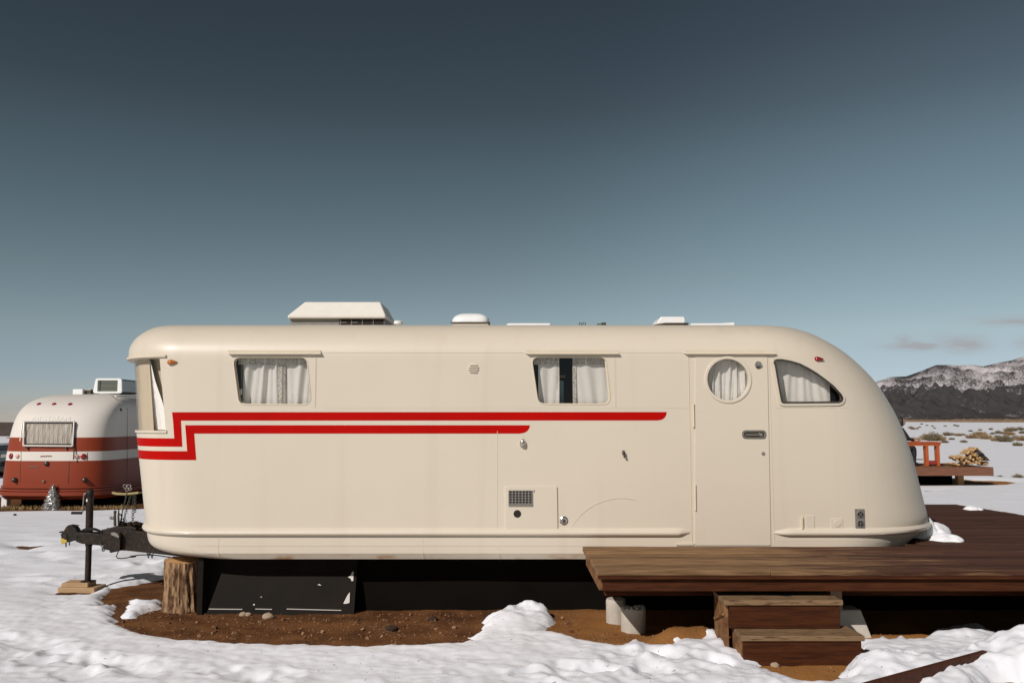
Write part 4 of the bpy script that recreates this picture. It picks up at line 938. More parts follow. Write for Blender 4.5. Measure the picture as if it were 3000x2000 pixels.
# levelling chains and the bar they hang from
bar = [T(329,1443,-0.05), T(342,1446,-0.05), T(365,1447,-0.05), T(390,1445,-0.05), T(406,1443,-0.05)]
MB().tube(bar, 0.0135, 8).build('chain_bar', M['oldyellow'], HITCH, smooth=40)
MB().tube([T(404,1443,-0.05), (-3.60, YT-0.05, T(0,1440).z)], 0.008).build('bar_bracket', M['aged'], HITCH)
def links(a, b, n, r=0.012, th=0.0035):
    m = MB(); a, b = Vector(a), Vector(b); d = (b-a)/n
    for k in range(n):
        c_ = a+d*(k+0.5); ax = d.normalized(); sd_ = Vector((1,0,0)) if k % 2 else Vector((0,1,0)); L = d.length*0.62
        m.tube([c_+ax*L*math.cos(t)+sd_*r*math.sin(t) for t in [6.28318*i/10 for i in range(10)]], th, 5, closed=True)
    return m
for k, (a_, b_, n, r) in enumerate(((T(372,1444,-.06), T(358,1500,-.07), 9, 0.007), (T(358,1500,-.07), T(352,1542,-.07), 7, 0.007), (T(384,1448,-.05), T(366,1510,-.05), 9, 0.012), (T(366,1510,-.05), T(360,1545,-.05), 6, 0.013), (T(392,1446,-.04), T(388,1545,-.04), 14, 0.013), (T(396,1446,-.02), T(396,1500,-.02), 8, 0.009))):
    links(a_, b_, n, r).build('chain', M['aged'], HITCH, smooth=60)
m = MB()
for (u, v, r) in ((366,1424,.018), (378,1424,.018), (372,1434,.016), (381,1432,.013)): m.tube([T(u,v,-.06)+Vector((r*math.cos(t), 0.004*math.sin(2*t), r*math.sin(t))) for t in [6.28318*i/14 for i in range(14)]], 0.005, 6, closed=True)
m.build('shackles', M['plate'], HITCH, smooth=60)
# taps, levers and pipework in front of the body
m = MB().tube([T(337,1540,-.1), T(336.5,1512,-.1), T(337,1497,-.1)], [0.014,0.013,0.011], 10).lathe(T(337,1500,-.1), (0,0,1), [(0.014,-0.01),(0.016,0.012),(0.008,0.018)], 10)
m.tube([T(348,1542,-.08), T(347,1510,-.08), T(348,1491,-.08)], [0.011,0.010,0.006], 8).tube([T(322,1516,-.1), T(329,1517,-.1), T(337,1517,-.1)], [0.012,0.014,0.012], 10).tube([T(327,1512,-.1), T(324,1516,-.1), T(327,1521,-.1)], 0.004, 6)
m.build('gas_tap', M['aged'], HITCH, smooth=40)
MB().tube([T(350,1506,-.09), T(356,1508,-.09), T(357,1520,-.09), T(349,1532,-.09), T(346,1542,-.09)], 0.008, 8).tube([T(364,1518,-.02), T(360,1526,-.02), T(372,1524,-.02), T(366,1536,-.02), T(362,1545,-.02)], 0.006, 8).build('gas_hose', M['black'], HITCH, smooth=60)
MB().prism(pr([(408,1545),(416,1538),(427,1534.5),(428,1543),(420,1552),(410,1556)]), YT-0.03, YT-0.012).build('eye_bracket', M['hitch'], HITCH, bevel=0.003)
MB().tube([T(405,1550,-.05), T(405.5,1529,-.05)], [0.012,0.009], 8).build('bolt', M['hitch'], HITCH, smooth=40)
m = MB()
for k in range(46):
    u = 352+random.random()*68; v = 1545-random.random()*12; q = T(u, v, random.uniform(-0.15, 0.1)); m.obox(q, (random.uniform(.012,.05), random.uniform(.012,.05), random.uniform(.012,.045)), (random.random()*3, random.random()*3, random.random()*3))
m.build('coupling_hardware', M['hitch'], HITCH)
MB().prism(pr([(353,1552),(362,1550),(373,1554),(378,1563),(376,1566),(366,1562),(357,1558)]), YT-0.225, YT-0.211).build('lever_plate', M['plate'], HITCH)
for pts in ([T(236,1556), T(248,1549,-.06), T(262,1546,-.07), T(280,1548,-.07), T(298,1556,-.05), T(310,1559)], [T(240,1557), T(256,1551,-.08), T(276,1551,-.09), T(292,1555,-.06), T(320,1560)], [T(312,1552), T(316,1547,-.05), T(321,1552,-.05), T(330,1550,-.05), T(336,1545)], [T(296,1560,-.06), T(300,1552,-.06), T(310,1553,-.06), T(322,1556,-.06)]):
    MB().tube(pts, 0.008, 8).build('cable', M['black'], HITCH, smooth=60)
MB().tube([T(350,1606,-.2), T(346,1616,-.2), T(340.5,1629,-.2), T(344,1634,-.2), T(355,1635,-.2), T(372,1633,-.2), T(388,1629,-.2), T(404,1625,-.2), T(432,1624,-.2), T(462,1626,-.2), T(500,1632,-.2)], 0.0055, 8).build('hanging_cable', M['black'], HITCH, smooth=60)
MB().lathe(T(389,1629,-.2), (1,0,0.1), [(0.006,-0.03),(0.011,-0.015),(0.011,0.02),(0.006,0.035)], 8).build('cable_joint', M['black'], HITCH, smooth=60)
for a_, b_, n in ((T(298,1590,-.06), T(304,1612,-.07), 4), (T(309,1592,-.06), T(303,1613,-.07), 4), (T(435,1602,-.18), T(435,1632,-.18), 3), (T(443,1608,-.18), T(446,1632,-.18), 3)): links(a_, b_, n, 0.016, 0.0045).build('safety_chain', M['aged'], HITCH, smooth=60)
# steel leg under the front of the body
MB().box(-3.02+0.13, -3.02+0.20, 8.30, 8.37, 0.0, 0.53).build('stabiliser_leg', M['skirt_deep'], TRAILER, bevel=0.004)

# ------------------------------------------------------------------ things round the trailer
g0 = 0.004
zb0 = T(257,1702).z
lo_top = (zb0+g0)/2
tag(MB().obox((-4.435, 9.0, (g0-0.01+lo_top)/2), (0.385, 0.235, lo_top-g0+0.01), (0, 0, R(-3))).build('wood_block', M['pine'], bevel=0.006), 'larger lower wood block lying on the snow under the jack post block', 'wood block', 'wood blocks under the jack post')
tag(MB().obox((-4.47, 9.0, (zb0+lo_top)/2), (0.268, 0.20, zb0-lo_top), (0, 0, R(2))).build('wood_block', M['pine'], bevel=0.006), 'smaller upper wood block directly under the foot of the black jack post', 'wood block', 'wood blocks under the jack post')

def stump():
    cx, cy, r0, zt = -3.035, 8.13, 0.181, 0.452; rows = []; n = 140; g = gz(cx, cy)-0.03
    for j in range(44):
        t = j/43; z = g+(zt-g)*t; row = []
        for i in range(n):
            a = 6.28318*i/n; k = 14*a/6.28318
            rr = r0*(1.02-0.05*t+0.13*(1-t)**3)+0.016*(float(noise(math.cos(a)*5.5+3, math.sin(a)*5.5+z*1.6, 90)))+0.009*float(noise(math.cos(a)*11, math.sin(a)*11+z*5, 91))+0.008*float(noise(math.cos(a)*22, math.sin(a)*22+z*12, 92))
            row.append((cx+rr*math.cos(a)-0.02*t, cy+rr*math.sin(a), z+(0.012*math.cos(a-2.4)+0.005*float(noise(a*3, 0, 93)) if j == 43 else 0)))
        rows.append(row)
    o = MB().grid(rows, closed=True).build('log_stump', M['bark'], smooth=60)
    tag(o, 'upright log stump with rough brown bark under the front corner of the cream trailer', 'log stump')
    top = [Vector(p) for p in rows[-1]]; c = sum(top, Vector())/n+Vector((0, 0, 0.006)); m = MB(); inner = [(c+(p-c)*0.55+Vector((0,0,0.002))) for p in top]
    m.add([tuple(p-Vector((0,0,0.001))) for p in top]+[tuple(p) for p in inner]+[tuple(c)], [(i, (i+1)%n, n+(i+1)%n, n+i) for i in range(n)]+[(n+i, n+(i+1)%n, 2*n) for i in range(n)])
    m.build('sawn_top', M['endgrain'], o)
stump()

# black boards closing the space under the trailer
def lean_board():
    (xl, zl), (xr, zr) = P(606, 1788, 7.93), P(1036, 1790, 7.93)
    g = 0.0; yb, yt = 7.93, 8.12
    v = [(xl-0.02, yb, g-0.02), (xr, yb, g-0.035), (xr+0.0, yt, 0.54), (xl-0.03, yt, 0.54)]
    b = [(x, y+0.02, z) for x, y, z in v]
    m = MB().add(v+b, [(0,1,2,3),(7,6,5,4),(0,4,5,1),(1,5,6,2),(2,6,7,3),(3,7,4,0)])
    nrm = Vector((0, -(0.56), -(0.19))).normalized()*0.002
    def onb(u, v_):                                        # a point on the leaning face
        a_, y_, z_ = ray(u, v_); s = 0.575/0.19; t = (s*yb+EYE)/(s*y_-z_) if False else None
        # plane: y = yb + (z-g)*k
        k = (yt-yb)/(0.54-g); t = (yb+k*(EYE-g))/(y_-k*z_); return Vector((a_*t, y_*t, EYE+z_*t))+nrm
    for poly in ([(1006,1766),(1012,1754),(1018,1742),(1025,1733),(1024,1764),(1015,1767),(1008,1767)], [(1019,1689),(1026,1686),(1032,1674),(1036,1672),(1035,1700),(1030,1701),(1027,1693)], [(930,1712),(936,1709),(942,1714),(936,1713)], [(762,1747),(768,1746),(766,1749)], [(741,1769),(746,1767),(747,1771),(743,1772)]):
        m.add([onb(u, w_) for u, w_ in poly], [tuple(range(len(poly)))], 1)
    for u0, u1 in ((612, 710), (748, 797), (840, 1000)):
        a_, b_ = onb(u0, 1783.5), onb(u1, 1784.5+(u0 > 800)*3); m.add([a_, b_, b_+Vector((0, 0, 0.007)), a_+Vector((0, 0, 0.007))], [(0,1,2,3)], 1)
    return m.build('skirt_board', [M['skirt'], M['chip']])
tag(lean_board(), 'black painted board with chipped white edges leaning under the trailer beside the log stump', 'skirt board')
tag(MB().box(-2.85, -2.80, 7.90, 8.26, -0.02, 0.50).build('skirt_board', M['skirt'], bevel=0.003), 'narrow black upright board between the log stump and the leaning skirt board', 'skirt board')
m = MB(); xs = np.linspace(-1.5, 6.1, 60)
m.grid([[(float(x), 8.10+0.012*math.sin(x*5), -0.04) for x in xs], [(float(x), 8.11+0.006*math.sin(x*3), 0.30) for x in xs], [(float(x), 8.12, 0.52) for x in xs]])
m.grid([[(float(x), 8.13+0.012*math.sin(x*5), -0.04) for x in xs], [(float(x), 8.14, 0.52) for x in xs]])
tag(m.build('skirting', M['skirt_deep'], smooth=60), 'long black skirting sheet behind the deck, along the foot of the cream trailer', 'skirting')

# the deck
DZ = 0.620
def deck_material():
    m = mat('deck_board_stain', (0.088, 0.040, 0.025), 0.8, spec=0.12, c2=(0.050, 0.021, 0.014), vs=4, stretch=(0.35, 7, 7), mask=(0.35, 0.62), bump=0.3, bs=22)
    n, l = m.node_tree.nodes, m.node_tree.links; p = n['Principled BSDF']; base = p.inputs['Base Color'].links[0].from_socket; t = n['Texture Coordinate']
    # boards worn down to bare wood where people walk, in front of the door and towards the left end
    g = n.new('ShaderNodeNewGeometry'); sx = n.new('ShaderNodeSeparateXYZ'); l.new(g.outputs['Position'], sx.inputs[0])
    a = n.new('ShaderNodeMapRange'); a.inputs['From Min'].default_value = 4.0; a.inputs['From Max'].default_value = 1.2; l.new(sx.outputs['X'], a.inputs['Value'])
    mp = n.new('ShaderNodeMapping'); mp.inputs['Scale'].default_value = (0.7, 9, 9); l.new(t.outputs['Object'], mp.inputs[0])
    z = n.new('ShaderNodeTexNoise'); z.inputs['Scale'].default_value = 2.2; z.inputs['Detail'].default_value = 8; z.inputs['Roughness'].default_value = 0.65; l.new(mp.outputs[0], z.inputs['Vector'])
    k = n.new('ShaderNodeMath'); k.operation = 'MULTIPLY_ADD'; l.new(a.outputs[0], k.inputs[0]); k.inputs[1].default_value = 0.38; l.new(z.outputs['Fac'], k.inputs[2])
    r = n.new('ShaderNodeValToRGB'); l.new(k.outputs[0], r.inputs[0]); e = r.color_ramp.elements; e[0].position = 0.60; e[1].position = 0.74
    z2 = n.new('ShaderNodeTexNoise'); z2.inputs['Scale'].default_value = 5; z2.inputs['Detail'].default_value = 6; l.new(mp.outputs[0], z2.inputs['Vector'])
    r2 = n.new('ShaderNodeValToRGB'); l.new(z2.outputs['Fac'], r2.inputs[0]); r2.color_ramp.elements[0].color = (0.115, 0.060, 0.028, 1); r2.color_ramp.elements[1].color = (0.29, 0.175, 0.088, 1); r2.color_ramp.elements[0].position = 0.3; r2.color_ramp.elements[1].position = 0.7
    x = n.new('ShaderNodeMixRGB'); l.new(r.outputs[0], x.inputs[0]); l.new(base, x.inputs[1]); l.new(r2.outputs[0], x.inputs[2])
    fl = n.new('ShaderNodeMath'); fl.operation = 'MULTIPLY_ADD'; l.new(sx.outputs['Y'], fl.inputs[0]); fl.inputs[1].default_value = 1/0.138; fl.inputs[2].default_value = -6.575/0.138
    ff = n.new('ShaderNodeMath'); ff.operation = 'FLOOR'; l.new(fl.outputs[0], ff.inputs[0])
    wnz = n.new('ShaderNodeTexWhiteNoise'); wnz.noise_dimensions = '1D'; l.new(ff.outputs[0], wnz.inputs['W'])
    mr = n.new('ShaderNodeMapRange'); l.new(wnz.outputs['Value'], mr.inputs['Value']); mr.inputs['To Min'].default_value = 0.74; mr.inputs['To Max'].default_value = 1.18
    mv = n.new('ShaderNodeVectorMath'); mv.operation = 'SCALE'; l.new(x.outputs[0], mv.inputs[0]); l.new(mr.outputs[0], mv.inputs['Scale']); l.new(mv.outputs[0], p.inputs['Base Color'])
    return m
DECK = thing('deck', 'low reddish brown plank deck along the trailer door, wrapping round its rounded rear end', 'deck', (3.2, 8.5, 0))
m = MB(); bw = 0.138; y = 6.575; k = 0
while y < 11.68:
    y1_ = y+bw-0.006; x1 = 6.12 if y < 10.3 else 6.12-0.10*(y-10.3)
    dz = random.uniform(-0.0025, 0.0025); xl = 0.645+(y-6.6)/1.2*(-0.012)+random.uniform(-0.004, 0.004)
    if y < 7.78:
        y1_ = min(y1_, 7.795)
        j = 0.645+random.uniform(1.3, 4.0); m.box(xl, j, y, y1_, DZ-0.038+dz, DZ+dz); m.box(j+0.003, x1, y, y1_, DZ-0.038-dz, DZ-dz)
    else:
        # cut to follow the rear of the trailer
        o = outline(0.60); ys = [q[0] for q in o if abs(q[1]-y) < 0.10 or abs(q[1]-y1_) < 0.10]
        xs_ = max(ys) if (ys and y < 10.2) else (4.28 if y < 10.2 else 3.6)
        m.box(xs_+0.03, x1, y, y1_, DZ-0.038+dz, DZ+dz)
    y += bw
m.build('decking', deck_material(), DECK, bevel=0.004)
YF = 6.605
fz1, fz0 = P(1500, 1683, YF)[1], P(1500, 1731, YF)[1]
MB().box(0.69, 6.12, YF, YF+0.038, fz0, DZ-0.075).build('front_fascia', M['redwood'], DECK, bevel=0.004)
MB().box(0.652, 6.12, 6.570, 6.612, DZ-0.066, DZ-0.0405).build('edge_trim', M['redwood'], DECK, bevel=0.003)
MB().box(0.70, 6.10, YF+0.07, YF+0.11, fz0+0.02, DZ-0.04).build('joist', M['redwood'], DECK)
MB().box(0.662, 0.698, YF+0.04, 7.80, fz0, DZ-0.04).build('side_fascia', M['redwood_worn'], DECK, bevel=0.003)
MB().box(0.76, 6.10, 7.16, 7.25, fz0-0.145, fz0-0.004).build('beam', M['redwood'], DECK, bevel=0.004)
for xx in (1.4, 2.2, 3.0, 3.8, 4.6, 5.4): MB().box(xx, xx+0.04, YF+0.11, 7.8, fz0+0.01, DZ-0.04).build('joist', M['redwood'], DECK)
MB().box(6.08, 6.119, 6.65, 10.3, fz0, DZ-0.0405).build('side_fascia', M['redwood'], DECK)
MB().box(4.6, 6.02, 11.64, 11.68, 0.0, DZ-0.0405).build('rear_fascia', M['redwood'], DECK)

def pier(cx, cy, r, zt, label, broken=True):
    rows = []; n = 48; g = gz(cx, cy)-0.04
    for j in range(14):
        t = j/13; row = []
        for i in range(n):
            a = 6.28318*i/n; z = g+(zt-g)*t
            if j >= 12 and broken: z += 0.016*float(noise(math.cos(a)*4, math.sin(a)*4+cx, 95))
            rr = r+0.002*float(noise(a*4, z*9, 96))-(0.006*(j == 13)); row.append((cx+rr*math.cos(a), cy+rr*math.sin(a), z))
        rows.append(row)
    for s in (0.8, 0.5, 0.2): rows.append([(cx+(p[0]-cx)*s, cy+(p[1]-cy)*s, p[2]+0.012*float(noise(p[0]*40*s, p[1]*40*s, 97))*broken) for p in rows[13]])
    o = MB().grid(rows, closed=True).build('concrete_pier', M['concrete'], smooth=50); return tag(o, label, 'concrete pier', 'concrete piers under the deck')
pr1 = pier(1.012, 7.305, 0.103, P(1855, 1786, 7.21)[1], 'round concrete pier with a broken crumbling top, nearest to the front edge of the deck')
for k in range(16):
    a = random.random()*6.28; q = random.uniform(0.2, 0.95)*0.1; MB().obox((1.012+q*math.cos(a), 7.305+q*math.sin(a), P(1855,1786,7.21)[1]+0.002), (random.uniform(.008,.03), random.uniform(.008,.025), random.uniform(.008,.03)), (random.random()*3, random.random()*3, random.random()*3)).build('rubble', M['concrete'], pr1)
pier(0.905, 7.62, 0.085, 0.20, 'plain round concrete pier half hidden behind the broken one, under the corner of the deck', False)
# tapered footing beside the steps, with its post
def footing():
    g = gz(2.75, 7.08)-0.02; z1 = P(2505, 1786, 7.0)[1]; m = MB()
    b, t = 0.155, 0.085; c = (2.715, 7.10); vs = [(c[0]+sx*b, c[1]+sy*b, g) for sx, sy in ((-1,-1),(1,-1),(1,1),(-1,1))]+[(c[0]+sx*t, c[1]+sy*t, z1) for sx, sy in ((-1,-1),(1,-1),(1,1),(-1,1))]
    m.add(vs, [(0,3,2,1),(4,5,6,7),(0,1,5,4),(1,2,6,5),(2,3,7,6),(3,0,4,7)]); return m.build('pier_block', M['concrete'], bevel=0.012)
tag(footing(), 'tapered concrete pier block standing behind the right end of the wooden steps', 'pier block')
MB().box(2.56, 2.655, 7.02, 7.11, gz(2.6, 7.05)-0.02, fz0-0.004).build('post', M['woodin'], DECK, bevel=0.003)

# box steps
STEPS = thing('wooden_steps', 'two tread wooden box steps with worn brown boards, set against the front of the deck', 'steps', (2.06, 6.55, 0))
gs = min(gz(1.7, 6.3), gz(2.4, 6.3))-0.03
ux0, ux1, uy0, uy1, uz = 1.585, 2.445, 6.49, 6.86, 0.420
lx0, lx1, ly0, ly1, lz = 1.655, 2.515, 6.29, 6.595, 0.212
def tread(x0, x1, y0, y1, z, worn):
    m = MB(); h = (y1-y0)
    m.box(x0-0.010, x1+0.012, y0-0.012, y0+h*0.49, z-0.038, z); m.box(x0-0.004, x1+0.004, y0+h*0.505, y1, z-0.038, z-0.002)
    return m.build('tread', M['steptop'], STEPS, bevel=0.006, seg=3)
tr = tread(ux0, ux1, uy0, uy1, uz, 1); tread(lx0, lx1, ly0, ly1, lz, 1)
kx, ky = G(2300, 1742, 0.42); MB().lathe((kx, ky, uz-0.0005), (0,0,1), [(0.055,0),(0.045,0.0015)], 18).build('knot', M['dark'], tr)
MB().box(ux0+0.03, ux1-0.012, uy0+0.004, uy0+0.034, lz+0.002, uz-0.0385).build('riser', M['redwood'], STEPS, bevel=0.003)
MB().box(lx0+0.004, lx1-0.008, ly0+0.004, ly0+0.034, gs, lz-0.0385).build('riser', M['redwood'], STEPS, bevel=0.003)
for xx in (ux0, ux1-0.034): MB().box(xx, xx+0.030, uy0+0.035, uy1, gs, uz-0.0385).build('side_panel', M['redwood_worn'], STEPS, bevel=0.003)
for xx in (lx0, lx1-0.034): MB().box(xx, xx+0.030, ly0+0.035, ly1-0.006, gs, lz-0.0385).build('side_panel', M['redwood_worn'], STEPS, bevel=0.003)
MB().obox((ux0-0.010, 6.66, 0.265), (0.016, 0.30, 0.018), (R(-18), 0, 0)).build('cleat', M['redwood_worn'], STEPS, bevel=0.002)

def snow_heap(name, label, pts, cat='snow lump', group=None):
    m = MB()
    for (x, y, z, rx, ry, rz, sd_) in pts:
        n1, n2 = 26, 16; rows = []
        for j in range(n2+1):
            ph = math.pi/2*j/n2
            rows.append([(x+rx*(1+.22*float(noise(math.cos(a)*1.6+sd_, math.sin(a)*1.6+ph*1.4, 98))+.10*float(noise(math.cos(a)*5+sd_, math.sin(a)*5+ph*3, 99)))*math.cos(ph)*math.cos(a), y+ry*(1+.22*float(noise(math.cos(a)*1.6+sd_, math.sin(a)*1.6+ph, 98)))*math.cos(ph)*math.sin(a), z+rz*math.sin(ph)*(1+.25*float(noise(math.cos(a)*2+sd_, math.sin(a)*2+ph*2, 97)))) for a in [6.28318*i/n1 for i in range(n1)]])
        m.grid(rows, closed=True); m.f.append(tuple(range(len(m.v)-n1, len(m.v)))); m.mi.append(0)
    return tag(m.build(name, M['snowlump'], smooth=70), label, cat, group)
q = [G(2740, 1572, DZ), G(2770, 1582, DZ), G(2795, 1584, DZ), G(2718, 1560, DZ+0.05)]
snow_heap('snow_heap', 'heap of snow fallen on the deck at the rounded rear end of the trailer', [(q[0][0]-.02, q[0][1]+.05, DZ-.006, .20, .22, .13, 1.0), (q[1][0], q[1][1]+.03, DZ-.006, .16, .15, .07, 2.0), (q[2][0], q[2][1]+.04, DZ-.006, .10, .12, .045, 3.0), (q[3][0], q[3][1]+0.12, DZ-.006, .14, .22, .19, 5.0)], 'snow heap')
q = G(2846, 1492, DZ); snow_heap('snow_heap', 'small lone lump of snow at the far edge of the deck', [(q[0], q[1], DZ-.005, .09, .09, .05, 4.0), (q[0]+.08, q[1]-.02, DZ-.005, .05, .06, .03, 7.0)], 'snow heap')

# border timber half buried in the snow, lower right
a_, b_ = G(2530, 2006, 0.15), G(2895, 1906, 0.15); a_, b_ = Vector((*a_, 0)), Vector((*b_, 0)); d = (b_-a_); L = d.length; ang = math.atan2(d.y, d.x); c_ = (a_+b_)/2
nv = Vector((-d.y, d.x, 0)).normalized()
TIM = MB().obox((c_.x+nv.x*0.02-d.normalized().x*0.3, c_.y+nv.y*0.02-d.normalized().y*0.3, 0.045), (L+0.6, 0.045, 0.21), (0, 0, ang)).build('border_timber', M['timber'], bevel=0.005)
tag(TIM, 'dark brown border timber on edge, half buried in the snow in the bottom right corner', 'border timber')

# chips, straw and grit lying on the bare soil
def litter():
    m = MB(); g = MB(); n = 0
    while n < 1100:
        x, y = random.uniform(-4.2, 3.2), random.uniform(6.1, 8.05)
        if random.random() > 0.55: y = random.uniform(7.0, 8.0)
        d = sdist(DIRT_A, np.array([x]), np.array([y]))[0]
        if d > -0.03 or (0.6 < x and y > 7.2) or (1.5 < x < 2.6 and 6.25 < y < 6.9): continue
        z = float(dirt_h(np.array([[x]]), np.array([[y]]))[0, 0]); n += 1
        if random.random() < 0.16: m.obox((x, y, z+0.003), (random.uniform(.012, .05), random.uniform(.003, .006), .003), (random.uniform(-.3, .3), random.uniform(-.3, .3), random.random()*6.28))
        else:
            s = random.uniform(.004, .014)*(2.2 if random.random() < .08 else 1); g.obox((x, y, z+s*0.2), (s, s*random.uniform(.6, 1), s*random.uniform(.5, .8)), (random.random()*3, random.random()*3, random.random()*3), random.randint(0, 1))
    tag(m.build('straw', mat('dry_straw', (0.27, 0.15, 0.06), 0.9, var=0.35, vs=3)), kind='stuff')
    tag(g.build('gravel', [mat('brown_clods', (0.12, 0.05, 0.02), 0.95, var=0.3, vs=3), mat('pale_grit', (0.25, 0.14, 0.07), 0.9, var=0.4, vs=3)]), kind='stuff')
litter()
def rock(name, label, x, y, s, m, cat='stone', group=None, flat=0.6, sd_=0):
    rows = []; n1, n2 = 16, 9
    for j in range(n2+1):
        ph = -math.pi/2+math.pi*j/n2
        rows.append([(x+s*math.cos(ph)*math.cos(a)*(1+.3*float(noise(math.cos(a)*1.5+sd_, math.sin(a)*1.5+ph, 44))), y+s*.8*math.cos(ph)*math.sin(a)*(1+.3*float(noise(math.cos(a)*1.5+sd_, math.sin(a)*1.5+ph, 45))), gz(x, y)+s*flat*(0.35+math.sin(ph)*(1+.25*float(noise(math.cos(a)+sd_, math.sin(a)+ph, 46))))) for a in [6.28318*i/n1 for i in range(n1)]])
    m_ = MB().grid(rows, closed=True); m_.f += [tuple(range(n1))[::-1], tuple(range(len(m_.v)-n1, len(m_.v)))]; m_.mi += [0, 0]
    return tag(m_.build(name, m, smooth=40), label, cat, group)
stone = mat('pale_stone', (0.36, 0.27, 0.18), 0.9, var=0.2, vs=20, bump=0.4, bs=60)
for u, v, s, lb in ((712, 1796, .035, 'pale tan stone on the soil below the leaning black skirt board, left of another pair'), (728, 1796, .030, 'tall tan stone in the middle of the pale stones below the skirt board'), (785, 1803, .050, 'largest pale stone on the soil below the leaning black skirt board')):
    x, y = G(u, v); rock('stone', lb, x, y, s, stone, 'stone', 'pale stones below the skirt board', 0.7, u)
darkst = mat('dark_clod', (0.035, 0.016, 0.008), 0.95, var=0.3, vs=20, bump=0.4, bs=60)
for u, v, s, lb in ((1146, 1838, .055, 'dark brown clod of earth on the soil in front of the black skirting'), (1268, 1812, .045, 'smaller dark clod of earth on the soil left of the snow mound')):
    x, y = G(u, v); rock('earth_clod', lb, x, y, s, darkst, 'clod', 'dark clods of earth', 0.6, u)
for u, v, s, lb in ((2270, 1943, .035, 'pale chip of stone on the soil in front of the lower wooden step'), (2138, 1893, .030, 'yellowish stone against the left side of the lower wooden step')):
    x, y = G(u, v); rock('stone', lb, x, y, s, stone, 'stone', None, 0.6, u)

# ------------------------------------------------------------------ the red and white trailer behind
AX, AY = -9.745, 18.0
def av(v, Y=18.1): return P(140, v, Y)[1]
ZB = [-0.02, 0.10, 0.20, 0.5, 0.9, 1.3, 1.6, 1.85, 2.0, 2.1, 2.2, 2.27, 2.315, 2.345, 2.36, 2.365]
WB = [1.08, 1.14, 1.17, 1.165, 1.135, 1.10, 1.085, 1.07, 1.05, 1.02, 0.955, 0.86, 0.72, 0.52, 0.28, 0.05]
YB = [18.12, 18.03, 18.0, 18.0, 18.02, 18.06, 18.14, 18.27, 18.42, 18.57, 18.80, 19.05, 19.35, 19.75, 20.2, 20.6]
def airbody():
    zs = sorted(set(list(np.linspace(0.10, 2.0, 40))+list(np.linspace(2.0, 2.36, 22))+[2.365])); n = 30; rows = []
    for z in zs:
        w_ = float(pchip(ZB, WB, np.array([z]))[0]); yb = float(pchip(ZB, YB, np.array([z]))[0]); k = max(0.25, w_/1.15); a = 0.78*k; row = []
        for i in range(2*n+1):
            t = -math.pi/2+math.pi*i/(2*n); s, c = math.sin(t), math.cos(t)
            row.append((AX+w_*math.copysign(abs(s)**(2/2.9), s), yb+a-a*abs(c)**(2/2.9), z))
        far = [(AX+w_, 25.0, z), (AX+w_*0.7, 25.7, z), (AX, 25.9, z), (AX-w_*0.7, 25.7, z), (AX-w_, 25.0, z)]
        rows.append(row+far)
    m = MB().grid(rows, closed=True); L = len(rows[0]); b = len(m.v)-L
    m.f += [tuple(range(L))[::-1], tuple(range(b, b+L))]; m.mi += [0, 0]; return m
def air_paint():
    m = bpy.data.materials.new('red_and_white_paint'); m.use_nodes = True; n, l = m.node_tree.nodes, m.node_tree.links; p = n['Principled BSDF']
    p.inputs['Roughness'].default_value = 0.45; p.inputs['Specular IOR Level'].default_value = 0.3
    g = n.new('ShaderNodeNewGeometry'); sx = n.new('ShaderNodeSeparateXYZ'); l.new(g.outputs['Position'], sx.inputs[0])
    def step(z):
        k = n.new('ShaderNodeMath'); k.operation = 'GREATER_THAN'; l.new(sx.outputs['Z'], k.inputs[0]); k.inputs[1].default_value = z; return k.outputs[0]
    red = (0.235, 0.036, 0.011, 1); white = (0.66, 0.61, 0.55, 1); cur = None
    z = n.new('ShaderNodeTexNoise'); z.inputs['Scale'].default_value = 2; l.new(g.outputs['Position'], z.inputs['Vector'])
    for zz, c in ((av(1349), white), (av(1322), red), (av(1281), white)):
        x = n.new('ShaderNodeMixRGB'); l.new(step(zz), x.inputs[0])
        if cur is None: x.inputs[1].default_value = red
        else: l.new(cur, x.inputs[1])
        x.inputs[2].default_value = c; cur = x.outputs[0]
    l.new(cur, p.inputs['Base Color']); return m
AIR = thing('travel_trailer', 'rounded travel trailer in cream and brick red bands, seen from its rear at far left', 'travel trailer', (AX, 21.5, 0))
M['airred'] = mat('brick_red_paint', (0.235, 0.036, 0.011), 0.45, spec=0.3, var=0.06, vs=3, coat=0.15); M['airwhite'] = mat('cream_white_paint', (0.68, 0.64, 0.58), 0.4)
abm = airbody(); AB = abm.build('body', air_paint(), AIR, smooth=40)
_bm = bmesh.new(); _bm.from_mesh(abm.mesh('tmp', M['airred'])); ABV = BVHTree.FromBMesh(_bm); _bm.free()
def on_air(u, v, off=0.0):
    d = Vector(ray(u, v)).normalized(); h = ABV.ray_cast(Vector((0, 0, EYE)), d); return h[0]+h[1]*off if h[0] else Q(u, v, 18.2)
def air_patch(poly, off=0.012, k=5):                       # a sheet of given outline standing off the shell
    (u0, v0), (u1, v1), (u2, v2), (u3, v3) = poly; rows = []
    for j in range(k+1):
        t = j/k; rows.append([on_air((u0+(u1-u0)*i/k)*(1-t)+(u3+(u2-u3)*i/k)*t, (v0+(v1-v0)*i/k)*(1-t)+(v3+(v2-v3)*i/k)*t, off) for i in range(k+1)])
    return MB().grid(rows)
def solid(o, d):
    s_ = o.modifiers.new('thickness', 'SOLIDIFY'); s_.thickness = d; s_.offset = -1; return o
aw = air_patch([(75,1239),(218,1239),(214,1306),(74,1305)], 0.012).build('window', M['dark'], AIR)
rows = []
for j in range(9):
    r = []
    for i in range(73):
        t = i/72; q = on_air(81+(213-81)*t, 1243+(1300-1243)*j/8, 0.0365); q = q+Vector((0, -0.006-0.006*math.sin(t*58)-0.004*math.sin(t*131), 0)); r.append(q)
    rows.append(r)
